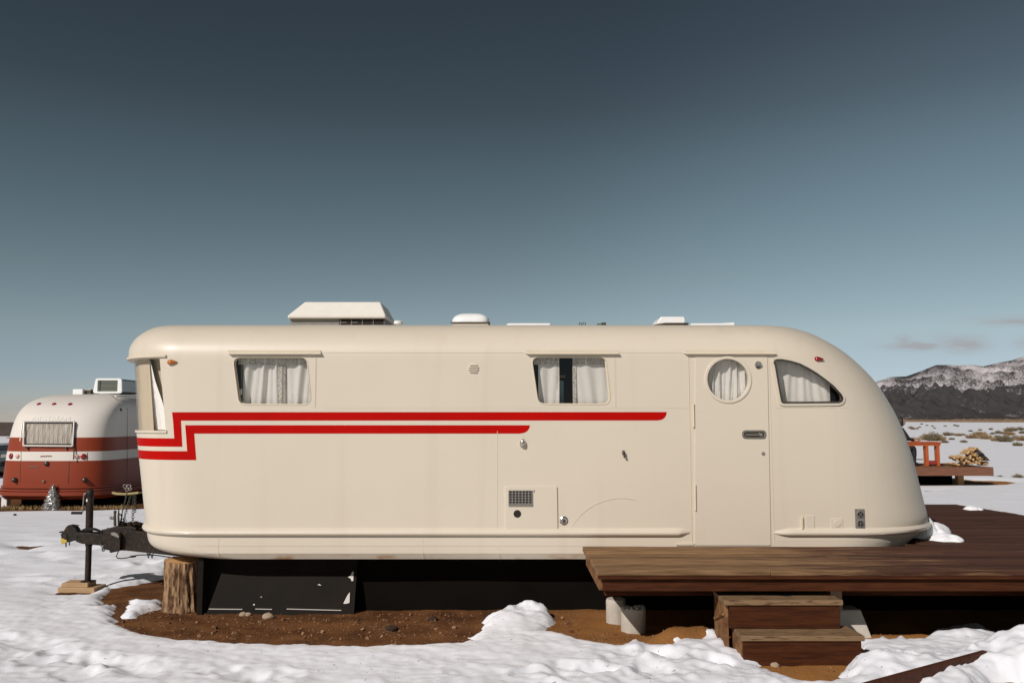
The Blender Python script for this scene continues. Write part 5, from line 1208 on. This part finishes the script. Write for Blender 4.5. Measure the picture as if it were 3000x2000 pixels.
MB().grid(rows).build('curtain', mat('grey_lace_curtain', (0.44, 0.40, 0.34), 0.9, c2=(0.20, 0.17, 0.13), vs=6, stretch=(9, 1, 0.5), mask=(0.35, 0.6)), aw, smooth=60)
air_patch([(79,1241),(83,1241),(82.5,1303),(78.5,1303)], 0.055, 2).build('curtain_gap', M['dark'], aw)
for a_, b_ in (((72,1236),(220,1236)), ((74,1305.5),(214,1306.5)), ((75,1238),(73,1306)), ((219,1238),(214.5,1307))): MB().tube([on_air(*a_, 0.045), on_air((a_[0]+b_[0])/2, (a_[1]+b_[1])/2, 0.045), on_air(*b_, 0.045)], 0.018, 6).build('window_rail', M['airwhite'], aw)
for a_, b_ in (((71,1240),(65,1293)), ((222,1240),(218,1346))): MB().tube([on_air(*a_, 0.05), on_air(*b_, 0.06)], 0.012, 6).build('gas_strut', M['aged'], AIR)
for u, v in ((83,1312), (195,1312)): MB().tube([on_air(u, v-3, 0.03), on_air(u, v+5, 0.03)], 0.018, 6).build('window_catch', M['aged'], AIR)
def disc(u, v, r, m, name, d=0.03):
    c_ = on_air(u, v); nn = (on_air(u, v, 1.0)-c_).normalized(); return MB().lathe(c_-nn*0.01, nn, [(r, 0), (r, d*0.6), (r*0.7, d), (r*0.2, d*1.1)], 16).build(name, M[m], AIR, smooth=50)
for u, v, r, m_ in ((33,1335.5,.062,'ruby'), (52,1336,.046,'pink'), (225,1337,.046,'pink'), (245,1337,.062,'ruby')): disc(u, v, r, m_, 'tail_light', 0.04)
for u, v in ((114,1183.5), (158.5,1183.5), (205.5,1184)): disc(u, v, .048, 'ruby', 'marker_light', 0.03).scale = (1, 1, 1)
disc(354, 1200, .035, 'aged', 'side_light'); disc(137, 1357, .05, 'aged', 'plate_light', 0.06); disc(129, 1409, .025, 'plate', 'boot_knob', 0.05)
for u in (46, 248): disc(u, 1405, .052, 'aged', 'bumper_cap', 0.09)
# raised letters over the window, and the thin script on the white band
def raised_letters():
    cu = bpy.data.curves.new('letters', 'FONT'); cu.body = 'AIRSTREAM'; cu.size = 1.0; cu.extrude = 0.02
    t = bpy.data.objects.new('letters', cu); COL.objects.link(t); bpy.context.view_layer.update()
    me = bpy.data.meshes.new_from_object(t.evaluated_get(bpy.context.evaluated_depsgraph_get())); bpy.data.objects.remove(t)
    xs_ = [v.co.x for v in me.vertices]; x0, x1 = min(xs_), max(xs_)
    for v in me.vertices:
        u = 94+(v.co.x-x0)/(x1-x0)*112; w_ = 1230.5-v.co.y/0.72*10; q = on_air(u, w_, 0.003+0.25*max(0, v.co.z)); v.co = q
    me.materials.clear(); me.materials.append(M['airwhite']); return link('letters', me, AIR)
raised_letters()
MB().tube([on_air(118+34*i/24, 1336+2.2*math.sin(i*1.7)-0.05*i, 0.008) for i in range(25)], 0.006, 5).build('script_badge', mat('faded_red_script', (0.45, 0.22, 0.18), 0.5), AIR)
for pl_ in ([(59,1351),(59,1412)], [(203,1351),(200,1415)], [(62,1323),(62,1349)], [(373,1195),(372,1425)], [(256,1325),(256,1348)]): MB().tube([on_air(pl_[0][0]+(pl_[1][0]-pl_[0][0])*i/8, pl_[0][1]+(pl_[1][1]-pl_[0][1])*i/8, 0.001) for i in range(9)], 0.006, 5).build('panel_seam', M['aged'], AIR)
MB().tube([on_air(81+34*i/6, 1366.5, 0.006) for i in range(7)], 0.007, 5).build('boot_trim', M['plate'], AIR)
def ring_air(z, off):
    w_ = 1.165; yb = 18.0; a = 0.78; o = []
    for i in range(61):
        t = -math.pi/2+math.pi*i/60; s, c = math.sin(t), math.cos(t); o.append((AX+(w_+off)*math.copysign(abs(s)**(2/2.9), s), yb+a-(a+off)*abs(c)**(2/2.9), z))
    return [(AX-w_-off, 20.2, z)]+o+[(AX+w_+off, 20.2, z)]
bz = [av(1425), av(1429), av(1432), av(1437), av(1439), av(1450), av(1455)]
for z0_, z1_, o_ in ((bz[0], bz[1]+0.004, 0.03), (bz[2], bz[3], 0.05), (bz[4], bz[5], 0.075)):
    MB().grid([ring_air(z1_, -0.05), ring_air(z1_, o_), ring_air(z0_, o_), ring_air(z0_, -0.05)]).build('bumper_rail', M['airred'], AIR, smooth=50)
sk = MB().grid([[(x, y+0.25, 0.20) for x, y, z in ring_air(0, -0.22)], [(x, y+0.25, -0.16) for x, y, z in ring_air(0, -0.22)]]).build('skirt', M['skirt_deep'], AIR)
MB().box(AX-1.10, AX-0.98, 18.35, 18.5, -0.16, 0.16).build('jack_stand', M['white'], AIR, bevel=0.01)
# roof: air conditioner, hatches, rolled awning
x0, x1 = P(277,1140,20.0)[0], P(358,1140,20.0)[0]; z0_, z1_ = P(300,1151,20.0)[1], P(300,1109.5,20.0)[1]
def acshape(g):
    return rounded([(x0-g, z0_), (x1+g, z0_), (x1-0.01, z1_), (x0+0.05, z1_)], 0.06, 4)
AA = MB().prism(acshape(0.01), 20.0, 21.35).build('air_conditioner', mat('silver_metal_cover', (0.34, 0.34, 0.33), 0.35, 0.6), AIR, bevel=0.02)
MB().frame(rounded([(P(289,0,20)[0]*0+P(289,1130,20)[0], P(0,1146.5,20)[1]), (P(347,1130,20)[0], P(0,1146.5,20)[1]), (P(347,1130,20)[0], P(0,1114,20)[1]), (P(289,1130,20)[0], P(0,1114,20)[1])], 0.012, 4), grow(acshape(0.0), 0.004)[:0] or rounded([(x0-0.02, z0_-0.01), (x1+0.02, z0_-0.01), (x1, z1_+0.01), (x0+0.04, z1_+0.01)], 0.06, 4), 19.95, 19.998).build('front_frame', M['white'], AA, bevel=0.008)
xa, xb = P(289,1130,20)[0], P(347,1130,20)[0]; m = MB(); za, zb2 = P(0,1146.5,20)[1], P(0,1114,20)[1]
m.box(xa, xb, 19.985, 19.997, za, zb2, 1)
for k in range(9): zz = za+(zb2-za)*(k+0.3)/9; m.obox(((xa+xb)/2, 19.972, zz), (xb-xa, 0.02, 0.014), (R(35), 0, 0), 0)
m.box(xa+0.045, xa+0.055, 19.955, 19.975, za, zb2, 1)
m.build('louvre', [mat('grey_green_louvre', (0.20, 0.215, 0.175), 0.5), M['dark']], AA)
q = P(228,1143,20)[0], P(228,1143,20)[1]; MB().box(P(213,1143,20)[0], P(242,1143,20)[0], 20.0, 20.5, 2.33, P(228,1140,20)[1]).build('roof_hatch', M['white'], AIR, bevel=0.01)
MB().box(P(246,1143,20.1)[0], P(267,1143,20.1)[0], 20.1, 20.5, 2.33, P(228,1140.5,20.1)[1]).build('roof_vent', M['aged'], AIR, bevel=0.01)
MB().tube([(-8.98, 19.35, 2.275), (-8.88, 19.75, 2.285), (-8.86, 24.6, 2.285)], [0.03, 0.05, 0.05], 16).build('awning_roll', M['airwhite'], AIR, smooth=40)
MB().tube([on_air(326,1164,0.05), on_air(352,1187,0.06)], 0.012, 6).build('awning_strut', M['plate'], AIR)
# silver tinsel tree at its rear
def tinsel_tree():
    x, y = G(153, 1490, -0.08); g = gz(x, y); h = 0.50; m = MB(); r0 = 0.165
    rows = []
    for j in range(30):
        t = j/29; rr = r0*(1-t)**0.85*(1+0.22*(1 if j % 5 < 2 else 0))+0.008
        rows.append([(x+rr*(1+0.25*float(noise(a*2, t*9, 33)))*math.cos(a), y+rr*(1+0.25*float(noise(a*2, t*9, 34)))*math.sin(a), g+h*t) for a in [6.28318*i/26 for i in range(26)]])
    m.grid(rows, closed=True); m.f.append(tuple(range(len(m.v)-26, len(m.v)))); m.mi.append(0)
    for k in range(900):
        t = random.random()**1.4; a = random.random()*6.28; rr = r0*(1-t)**0.85*random.uniform(0.9, 1.25)+0.01; c_ = Vector((x+rr*math.cos(a), y+rr*math.sin(a), g+h*t)); d = Vector((math.cos(a)*0.03, math.sin(a)*0.03, random.uniform(-.02, .015))); s_ = Vector((-math.sin(a), math.cos(a), 0))*0.006
        m.add([c_-s_, c_+s_, c_+s_+d, c_-s_+d], [(0,1,2,3)])
    return tag(m.build('tinsel_tree', M['tinsel']), 'small cone shaped silver tinsel tree on the ground behind the red and white trailer', 'tinsel tree')
tinsel_tree()
# grass fringe along its foot
m = MB()
for k in range(1500):
    u = random.uniform(-20, 400); x, y = G(u, 1491-0.012*max(0, u-270)*1.6+random.uniform(-3, 2), -0.09); h = random.uniform(.03, .09); a = random.random()*6.28; g = float(dirt_h(np.array([x]), np.array([y]))[0])-0.01
    m.add([(x-.012*math.cos(a), y-.012*math.sin(a), g), (x+.012*math.cos(a), y+.012*math.sin(a), g), (x+random.uniform(-.05,.05), y+random.uniform(-.05,.05), g+h)], [(0,1,2)])
tag(m.build('dry_grass', M['grass']), kind='stuff')

# grey car parked beyond it at the left edge
def car():
    c = thing('parked_car', 'grey parked car with snow on its bonnet, at the left edge of the photo', 'car', (-17.6, 26.5, gz(-16.5, 26)))
    g = gz(-16.2, 26.0); side = [(-18.9,.35),(-18.95,.7),(-18.7,.86),(-17.9,.95),(-17.4,1.38),(-16.9,1.44),(-16.6,1.0)]
    prof = [(-19.6,.32),(-19.7,.62),(-19.55,.82),(-18.75,.92),(-18.25,1.36),(-17.3,1.42),(-16.85,1.04),(-15.72,0.98),(-15.50,.86),(-15.46,.42),(-15.6,.30)]
    MB().prism([(x, g+z) for x, z in rounded(prof, .10, 4)], 25.9, 27.5).build('body', M['car'], c, bevel=0.06, seg=3)
    MB().prism([(x, g+z) for x, z in [(-18.55,.95),(-18.18,1.30),(-17.35,1.36),(-17.0,1.05)]], 25.885, 25.9).build('side_window', M['dark'], c)
    MB().prism([(x, g+z) for x, z in rounded([(-16.80,1.03),(-15.74,.985),(-15.62,.99),(-15.70,1.06),(-16.75,1.13)], .03, 4)], 25.98, 27.4).build('snow_cover', M['snowlump'], c, bevel=0.03)
    for x in (-18.9, -16.15):
        for y in (25.86, 27.34):
            w_ = MB().lathe((x, y, g+.30), (0,1,0), [(.30,0),(.31,.03),(.31,.17),(.30,.20)], 24).build('wheel', M['black'], c, smooth=40); MB().lathe((x, y-.012, g+.30), (0,1,0), [(.18,0),(.19,.02)], 16).build('rim', M['plate'], w_, smooth=40)
    MB().box(-15.47, -15.445, 26.0, 26.35, g+.62, g+.74).build('headlight', M['chrome'], c, bevel=.02); MB().box(-15.47, -15.445, 27.05, 27.4, g+.62, g+.74).build('headlight', M['chrome'], c, bevel=.02)
    MB().box(-15.52, -15.40, 25.95, 27.45, g+.36, g+.50).build('bumper', M['black'], c, bevel=.03)
car()

# ------------------------------------------------------------------ second deck with table, person and firewood
gp = gz(12.5, 23.5); PZ = 0.50
D2 = thing('deck', 'low brown wooden platform in the snow carrying an orange table and firewood, behind the trailer', 'deck', (10.8, 24, 0))
m = MB(); y = 22.98
while y < 25.0: m.box(8.6, 12.80, y, y+0.137, PZ-0.04, PZ); y += 0.143
m.build('decking', M['redwood_worn'], D2)
MB().box(8.6, 12.82, 22.94, 22.978, PZ-0.225, PZ-0.002).build('front_fascia', mat('brown_fascia', (0.17, 0.068, 0.036), 0.7, var=0.2, vs=4, stretch=(1, 6, 6)), D2)
MB().box(12.80, 12.838, 22.98, 25.0, PZ-0.225, PZ-0.002).build('side_fascia', M['redwood'], D2)
for x in (9.2, 12.05): MB().box(x, x+0.16, 23.3, 23.46, gp-0.03, PZ-0.041).build('post', M['pine'], D2)
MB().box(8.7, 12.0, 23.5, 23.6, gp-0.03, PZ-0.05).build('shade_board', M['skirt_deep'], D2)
def pt(u, v, Y): return Q(u, v, Y)
TB = thing('table', 'orange stained wooden table on the far platform, seen past the rear of the cream trailer', 'table', (11.0, 23.5, PZ))
ta, tb_ = P(2650, 1296, 23.4), P(2760, 1296, 23.4); tz1, tz0 = P(0,1294,23.4)[1], P(0,1303.5,23.4)[1]
m = MB()
for k in range(4): m.box(ta[0]-0.5, tb_[0], 23.4+k*0.14, 23.4+k*0.14+0.132, tz1-0.035, tz1)
m.build('table_top', M['orange'], TB, bevel=0.004)
MB().box(ta[0]-0.46, tb_[0]-0.03, 23.43, 23.46, tz0-0.02, tz1-0.036).build('apron', M['orange'], TB)
lx = [P(2716.5,1330,23.45)[0], P(2749,1330,23.45)[0]]
for x, y in ((lx[0], 23.44), (lx[1], 23.44), (lx[0], 23.53), (lx[1], 23.53)): MB().box(x-0.037, x+0.037, y, y+0.07, PZ, tz1-0.036).build('leg', M['orange'], TB, bevel=0.004)
MB().box(lx[0]+0.038, lx[1]-0.038, 23.46, 23.49, P(0,1359.5,23.45)[1], P(0,1348.5,23.45)[1]).build('stretcher', mat('red_stretcher', (0.26, 0.03, 0.02), 0.6), TB)
MB().box(ta[0]-0.4, lx[0]-0.038, 23.62, 23.64, P(0,1347.5,23.45)[1], P(0,1345,23.45)[1]).build('stretcher', M['aged'], TB)
# a person in black sitting at the table, mostly hidden by the trailer
def person():
    ox = P(2643, 1245, 23.62)[0]; seat = PZ+0.45; Y = 23.62
    V, E_, RR = [], [], []
    def add(p, r, par=None):
        V.append(p); RR.append(r); i = len(V)-1
        if par is not None: E_.append((par, i))
        return i
    pel = add((ox-0.18, Y, seat+0.08), .15); sp = add((ox-0.17, Y, seat+0.30), .135, pel); ch = add((ox-0.13, Y, seat+0.48), .15, sp); nk = add((ox-0.06, Y, seat+0.60), .062, ch); 
    for s in (-1, 1):
        hip = add((ox-0.10, Y+s*.10, seat+0.06), .10, pel); kn = add((ox+0.26, Y+s*.11, seat+0.05), .072, hip); an = add((ox+0.24, Y+s*.11, PZ+0.09), .048, kn); add((ox+0.36, Y+s*.11, PZ+0.04), .04, an)
        sh = add((ox-0.09, Y+s*.19, seat+0.53), .066, ch); eb = add((ox+0.06, Y+s*.22, seat+0.30), .048, sh); wr = add((ox+0.26, Y+s*.10, tz1+0.045), .034, eb)
    me = bpy.data.meshes.new('person'); me.from_pydata(V, E_, []); me.materials.append(M['cloth_black'])
    t = bpy.data.objects.new('tmp', me); COL.objects.link(t); md = t.modifiers.new('skin', 'SKIN'); t.modifiers.new('sub', 'SUBSURF').levels = 2
    for i, d in enumerate(me.skin_vertices[0].data): d.radius = (RR[i], RR[i]); d.use_root = (i == 0)
    bpy.context.view_layer.update(); bme = bpy.data.meshes.new_from_object(t.evaluated_get(bpy.context.evaluated_depsgraph_get())); bpy.data.objects.remove(t)
    if not bme.materials: bme.materials.append(M['cloth_black'])
    bme.polygons.foreach_set('use_smooth', [True]*len(bme.polygons))
    p = link('person', bme); tag(p, 'person in black clothing sitting at the orange table, mostly hidden by the trailer rear', 'person')
    hc = Vector((ox-0.015, Y, seat+0.745)); rows = []
    for j in range(15):
        ph = -math.pi/2+math.pi*j/14; row = []
        for i in range(24):
            a = 6.28318*i/24; cx_, cy_ = math.cos(ph)*math.cos(a), math.cos(ph)*math.sin(a); z_ = math.sin(ph)
            fx = 0.098*cx_; 
            if cx_ > 0.2: fx += 0.020*math.exp(-((cy_)/.16)**2-((z_+0.08)/.22)**2)-0.010*math.exp(-((abs(cy_)-.36)/.16)**2-((z_-.12)/.12)**2)+0.006*math.exp(-(cy_/.25)**2-((z_+.45)/.07)**2)
            row.append(hc+Vector((fx, 0.076*cy_*(1-0.18*max(0, -z_)), 0.122*z_)))
        rows.append(row)
    MB().grid(rows, closed=True).build('head', M['skin'], p, smooth=60)
    rows = []
    for j in range(11):
        ph = -1.25+(math.pi/2+1.25)*j/10
        rows.append([hc+Vector((-0.012+0.106*math.cos(ph)*math.cos(a)*(0.78 if math.cos(a) > 0.3 and ph < 0.75 else 1), 0.088*math.cos(ph)*math.sin(a)*(0.9 if math.cos(a) > 0.3 and ph < 0.6 else 1), 0.012+0.125*math.sin(ph))) for a in [6.28318*i/24 for i in range(24)]])
    MB().grid(rows, closed=True).build('hair', M['hair'], p, smooth=60)
    for s in (-1, 1):
        w_ = Vector((ox+0.27, Y+s*.10, tz1+0.04)); m = MB().tube([w_, w_+Vector((.05, 0, -.004)), w_+Vector((.085, 0, -.006))], [.027, .036, .034], 10)
        for k in range(4):
            b0 = w_+Vector((.088, (k-1.5)*.019, -.004)); L_ = (.062, .072, .068, .052)[k]; m.tube([b0, b0+Vector((L_*.5, 0, .006)), b0+Vector((L_, 0, -.014))], [.0095, .009, .007], 6)
        m.tube([w_+Vector((.03, -s*.03, 0)), w_+Vector((.06, -s*.052, -.004)), w_+Vector((.085, -s*.055, -.012))], [.012, .0105, .008], 6)
        m.build('hand', M['skin'], p, smooth=60)
    return p
person()
sx_ = P(2643,1245,23.62)[0]
ST = thing('stool', 'dark wooden stool under the person in black on the far platform', 'stool', (sx_-0.2, 23.62, PZ))
MB().box(sx_-0.40, sx_+0.0, 23.44, 23.80, PZ+0.36, PZ+0.40).build('seat', M['timber'], ST)
for a_ in (-0.38, -0.06):
    for b_ in (23.46, 23.74): MB().box(sx_+a_, sx_+a_+0.04, b_, b_+0.04, PZ, PZ+0.36).build('leg', M['timber'], ST)

# firewood: every split log its own thing
def log_mesh(sd_):
    n = random.choice((3, 4, 5)); r = 0.06; L_ = 0.36; a0 = random.random()*6; poly = [(r*random.uniform(.75, 1.1)*math.cos(a0+6.28318*i/n), r*random.uniform(.75, 1.1)*math.sin(a0+6.28318*i/n)) for i in range(n)]
    poly = rounded(poly, 0.015, 2); return MB().prism(poly, -L_/2, L_/2)
protos = []
for k in range(4):
    o = log_mesh(k).build('firewood_log', M['log'], bevel=0.004); protos.append(o)
def pile():
    spots = []
    xl, xr_ = P(2792,1360,23.35)[0], P(2893,1360,23.35)[0]
    for r in range(6):
        z = PZ+0.055+r*0.088; lim0 = xl+(0.02+0.0*r if r < 3 else (r-2)*0.13+0.02); lim1 = xr_-r*0.052
        if r >= 3: lim0 = xl+0.30+(r-3)*0.08
        x = lim0+0.06*(r % 2)
        while x < lim1:
            spots.append((x, 23.40+random.uniform(-.06, .06), z+random.uniform(-.012, .012))); x += random.uniform(.098, .118)
    return spots
for k, sp_ in enumerate(pile()):
    src = protos[k % 4]
    o = src if k < 4 else src.copy()
    if k >= 4: COL.objects.link(o)
    o.location = sp_; o.rotation_euler = (random.uniform(-.12, .12), random.random()*6.28, random.uniform(-.25, .25))
    tag(o, 'split pale log in the firewood stack on the far platform', 'firewood log', 'split logs stacked on the far platform')
def wrap_sheet():
    xl, xr_ = P(2858,1340,23.2)[0], P(2897,1340,23.2)[0]; rows = []
    for j in range(13):
        t = j/12; r = []
        for i in range(15):
            s_ = i/14; x = xl+(xr_-xl)*s_; zt = PZ+0.50-0.34*s_**1.5; y = 23.16+0.03*float(noise(s_*6, t*6, 61))-0.03*t
            r.append((x, y+(0.35 if j == 0 else 0), max(PZ+0.012, zt-(zt-PZ-0.14-0.2*(1-s_))*t+0.014*float(noise(s_*7, t*7, 62)))))
        rows.append(r)
    return tag(MB().grid(rows).build('plastic_sheet', M['plastic_wrap'], smooth=60), 'crumpled clear plastic sheet draped over the right side of the firewood stack', 'plastic sheet')
wrap_sheet()

# ------------------------------------------------------------------ sagebrush over the plain
def bush(m_, seed, n=230):
    rr = random.Random(seed); m = MB()
    for k in range(n):
        a = rr.random()*6.28; q = rr.random()**0.6; b = Vector((0.18*q*math.cos(a), 0.18*q*math.sin(a), 0)); e = Vector((0.52*q*math.cos(a)+rr.gauss(0, .05), 0.52*q*math.sin(a)+rr.gauss(0, .05), (0.62-0.28*q*q)*rr.uniform(.6, 1.1)))
        d = (e-b); s_ = d.cross(Vector((rr.gauss(0, 1), rr.gauss(0, 1), rr.gauss(0, 1)))).normalized()*rr.uniform(.010, .022)
        mid = b+d*0.6+Vector((rr.gauss(0, .03), rr.gauss(0, .03), rr.gauss(0, .03))); m.add([b-s_*.4, b+s_*.4, mid+s_, e, mid-s_], [(0,1,2,4), (4,2,3)])
        for q2 in range(2):
            t = rr.uniform(.5, 1); c_ = b+d*t; l = Vector((rr.gauss(0, 1), rr.gauss(0, 1), rr.uniform(0, 1.2))).normalized()*rr.uniform(.05, .12); w_ = l.cross(Vector((rr.gauss(0, 1), rr.gauss(0, 1), 1))).normalized()*.014; m.add([c_-w_, c_+w_, c_+l], [(0,1,2)])
    return m.build('sagebrush', m_)
bp = [bush(M['sage'], 1), bush(M['sage_green'], 2), bush(M['sage'], 3), bush(M['sage_green'], 4)]
base_loc = []
BUSH = [(2845,1284,1.0,0),(2888,1286,1.05,0),(2946,1294,1.35,1),(2917,1292,.8,0),(2732,1291,1.3,1),(2714,1289,1.0,0),(2752,1290,1.0,0),(2681,1292,.8,0),(2775,1276,.9,3),(2790,1275,.7,3),(2807,1277,.8,2),(2820,1275,.6,3),(2788,1288,.5,3),(2769,1297,.5,3),(2824,1296,.5,3),(2862,1275,.9,3),(2875,1276,1.1,2),(2866,1284,.7,1),(2922,1281,.5,3),(2908,1272,.6,3),(2925,1270,.8,3),(2936,1271,.7,3),(2950,1269,.8,2),(2960,1275,1.0,2),(2955,1264,1.3,1),(2969,1263,1.3,1),(2989,1260,1.2,1),(2990,1291,.9,0),(2903,1259,.7,3),(2769,1249,.8,3),(2797,1247,.9,3),(2805,1249,.9,3),(2738,1255,.6,3),(2732,1249,.8,3),(2716,1247,.8,3),(2694,1252,.7,3),(2686,1257,.7,3),(2669,1255,1.0,3),(2674,1258,.9,2),(2700,1243,1.0,3),(2982,1306,.6,3),(2982,1398,.28,1),(2930,1396,.16,3),(2906,1394,.14,3),(2872,1261,.7,2),(2843,1264,.6,3),(2996,1270,.9,3),(2974,1281,.5,3)]
for k, (u, v, s, kind) in enumerate(BUSH):
    x, y = G(u, v, 0.05); o = bp[kind] if kind not in base_loc else dup(bp[kind], (0, 0, 0))
    base_loc.append(kind); D = math.hypot(x, y); o.location = (x, y, gz(x, y)-0.04); o.scale = (s*1.25, s*1.25, s*random.uniform(.75, 1.0)); o.rotation_euler = (0, 0, random.random()*6.28)
    tag(o, 'dry sagebrush clump poking through the snow of the plain at right', 'sagebrush', 'sagebrush clumps on the snowy plain')
# strips of far scrub where the plain meets the slopes
def far_scrub(name, u0, u1, v, Y, h, m_, n, rag=1.0):
    m = MB(); x0_, x1_ = P(u0, v, Y)[0], P(u1, v, Y)[0]
    for k in range(n):
        x = random.uniform(x0_, x1_); y = Y+random.uniform(-40, 40); z = float(far_drop(np.array([x]), np.array([y]))[0]); hh = h*random.uniform(.4, 1.0)*(1+0.5*rag*float(noise(x*0.03, 0, 66))); w_ = h*random.uniform(.5, 1.4)
        m.add([(x-w_, y, z), (x+w_, y, z), (x+w_*.7, y+.3, z+hh*.7), (x+w_*.1, y+.2, z+hh), (x-w_*.6, y+.3, z+hh*.75)], [(0,1,2,3,4)])
    return tag(m.build(name, m_), kind='stuff')
scrub = mat('far_tan_scrub', (0.20, 0.135, 0.085), 1.0, var=0.25, vs=0.05); scrub2 = mat('far_brown_scrub', (0.10, 0.065, 0.04), 1.0, var=0.25, vs=0.05)
far_scrub('far_grass', 2640, 3100, 1232, 760, 2.2, scrub, 1500); far_scrub('far_thicket', 2600, 3100, 1232, 900, 3.0, scrub2, 1200)
far_scrub('far_grass', 2860, 3120, 1232, 640, 2.6, scrub, 500)
far_scrub('far_grass', -60, 60, 1287, 83, 0.22, scrub, 260)
# dark sticks and stones on the trampled snow at left
for u, v, s, lb in ((44, 1502, .03, 'tiny dark stone on the smooth snow left of the tinsel tree'), (85, 1572, .05, 'dark brown stick lying in the old wheel track at far left')):
    x, y = G(u, v); 
    if s < .04: rock('stone', lb, x, y, s, darkst, 'stone')
    else: tag(MB().obox((x, y, gz(x, y)+.012), (.26, .035, .02), (0, .05, .15)).build('stick', M['timber'], bevel=.003), lb, 'stick')
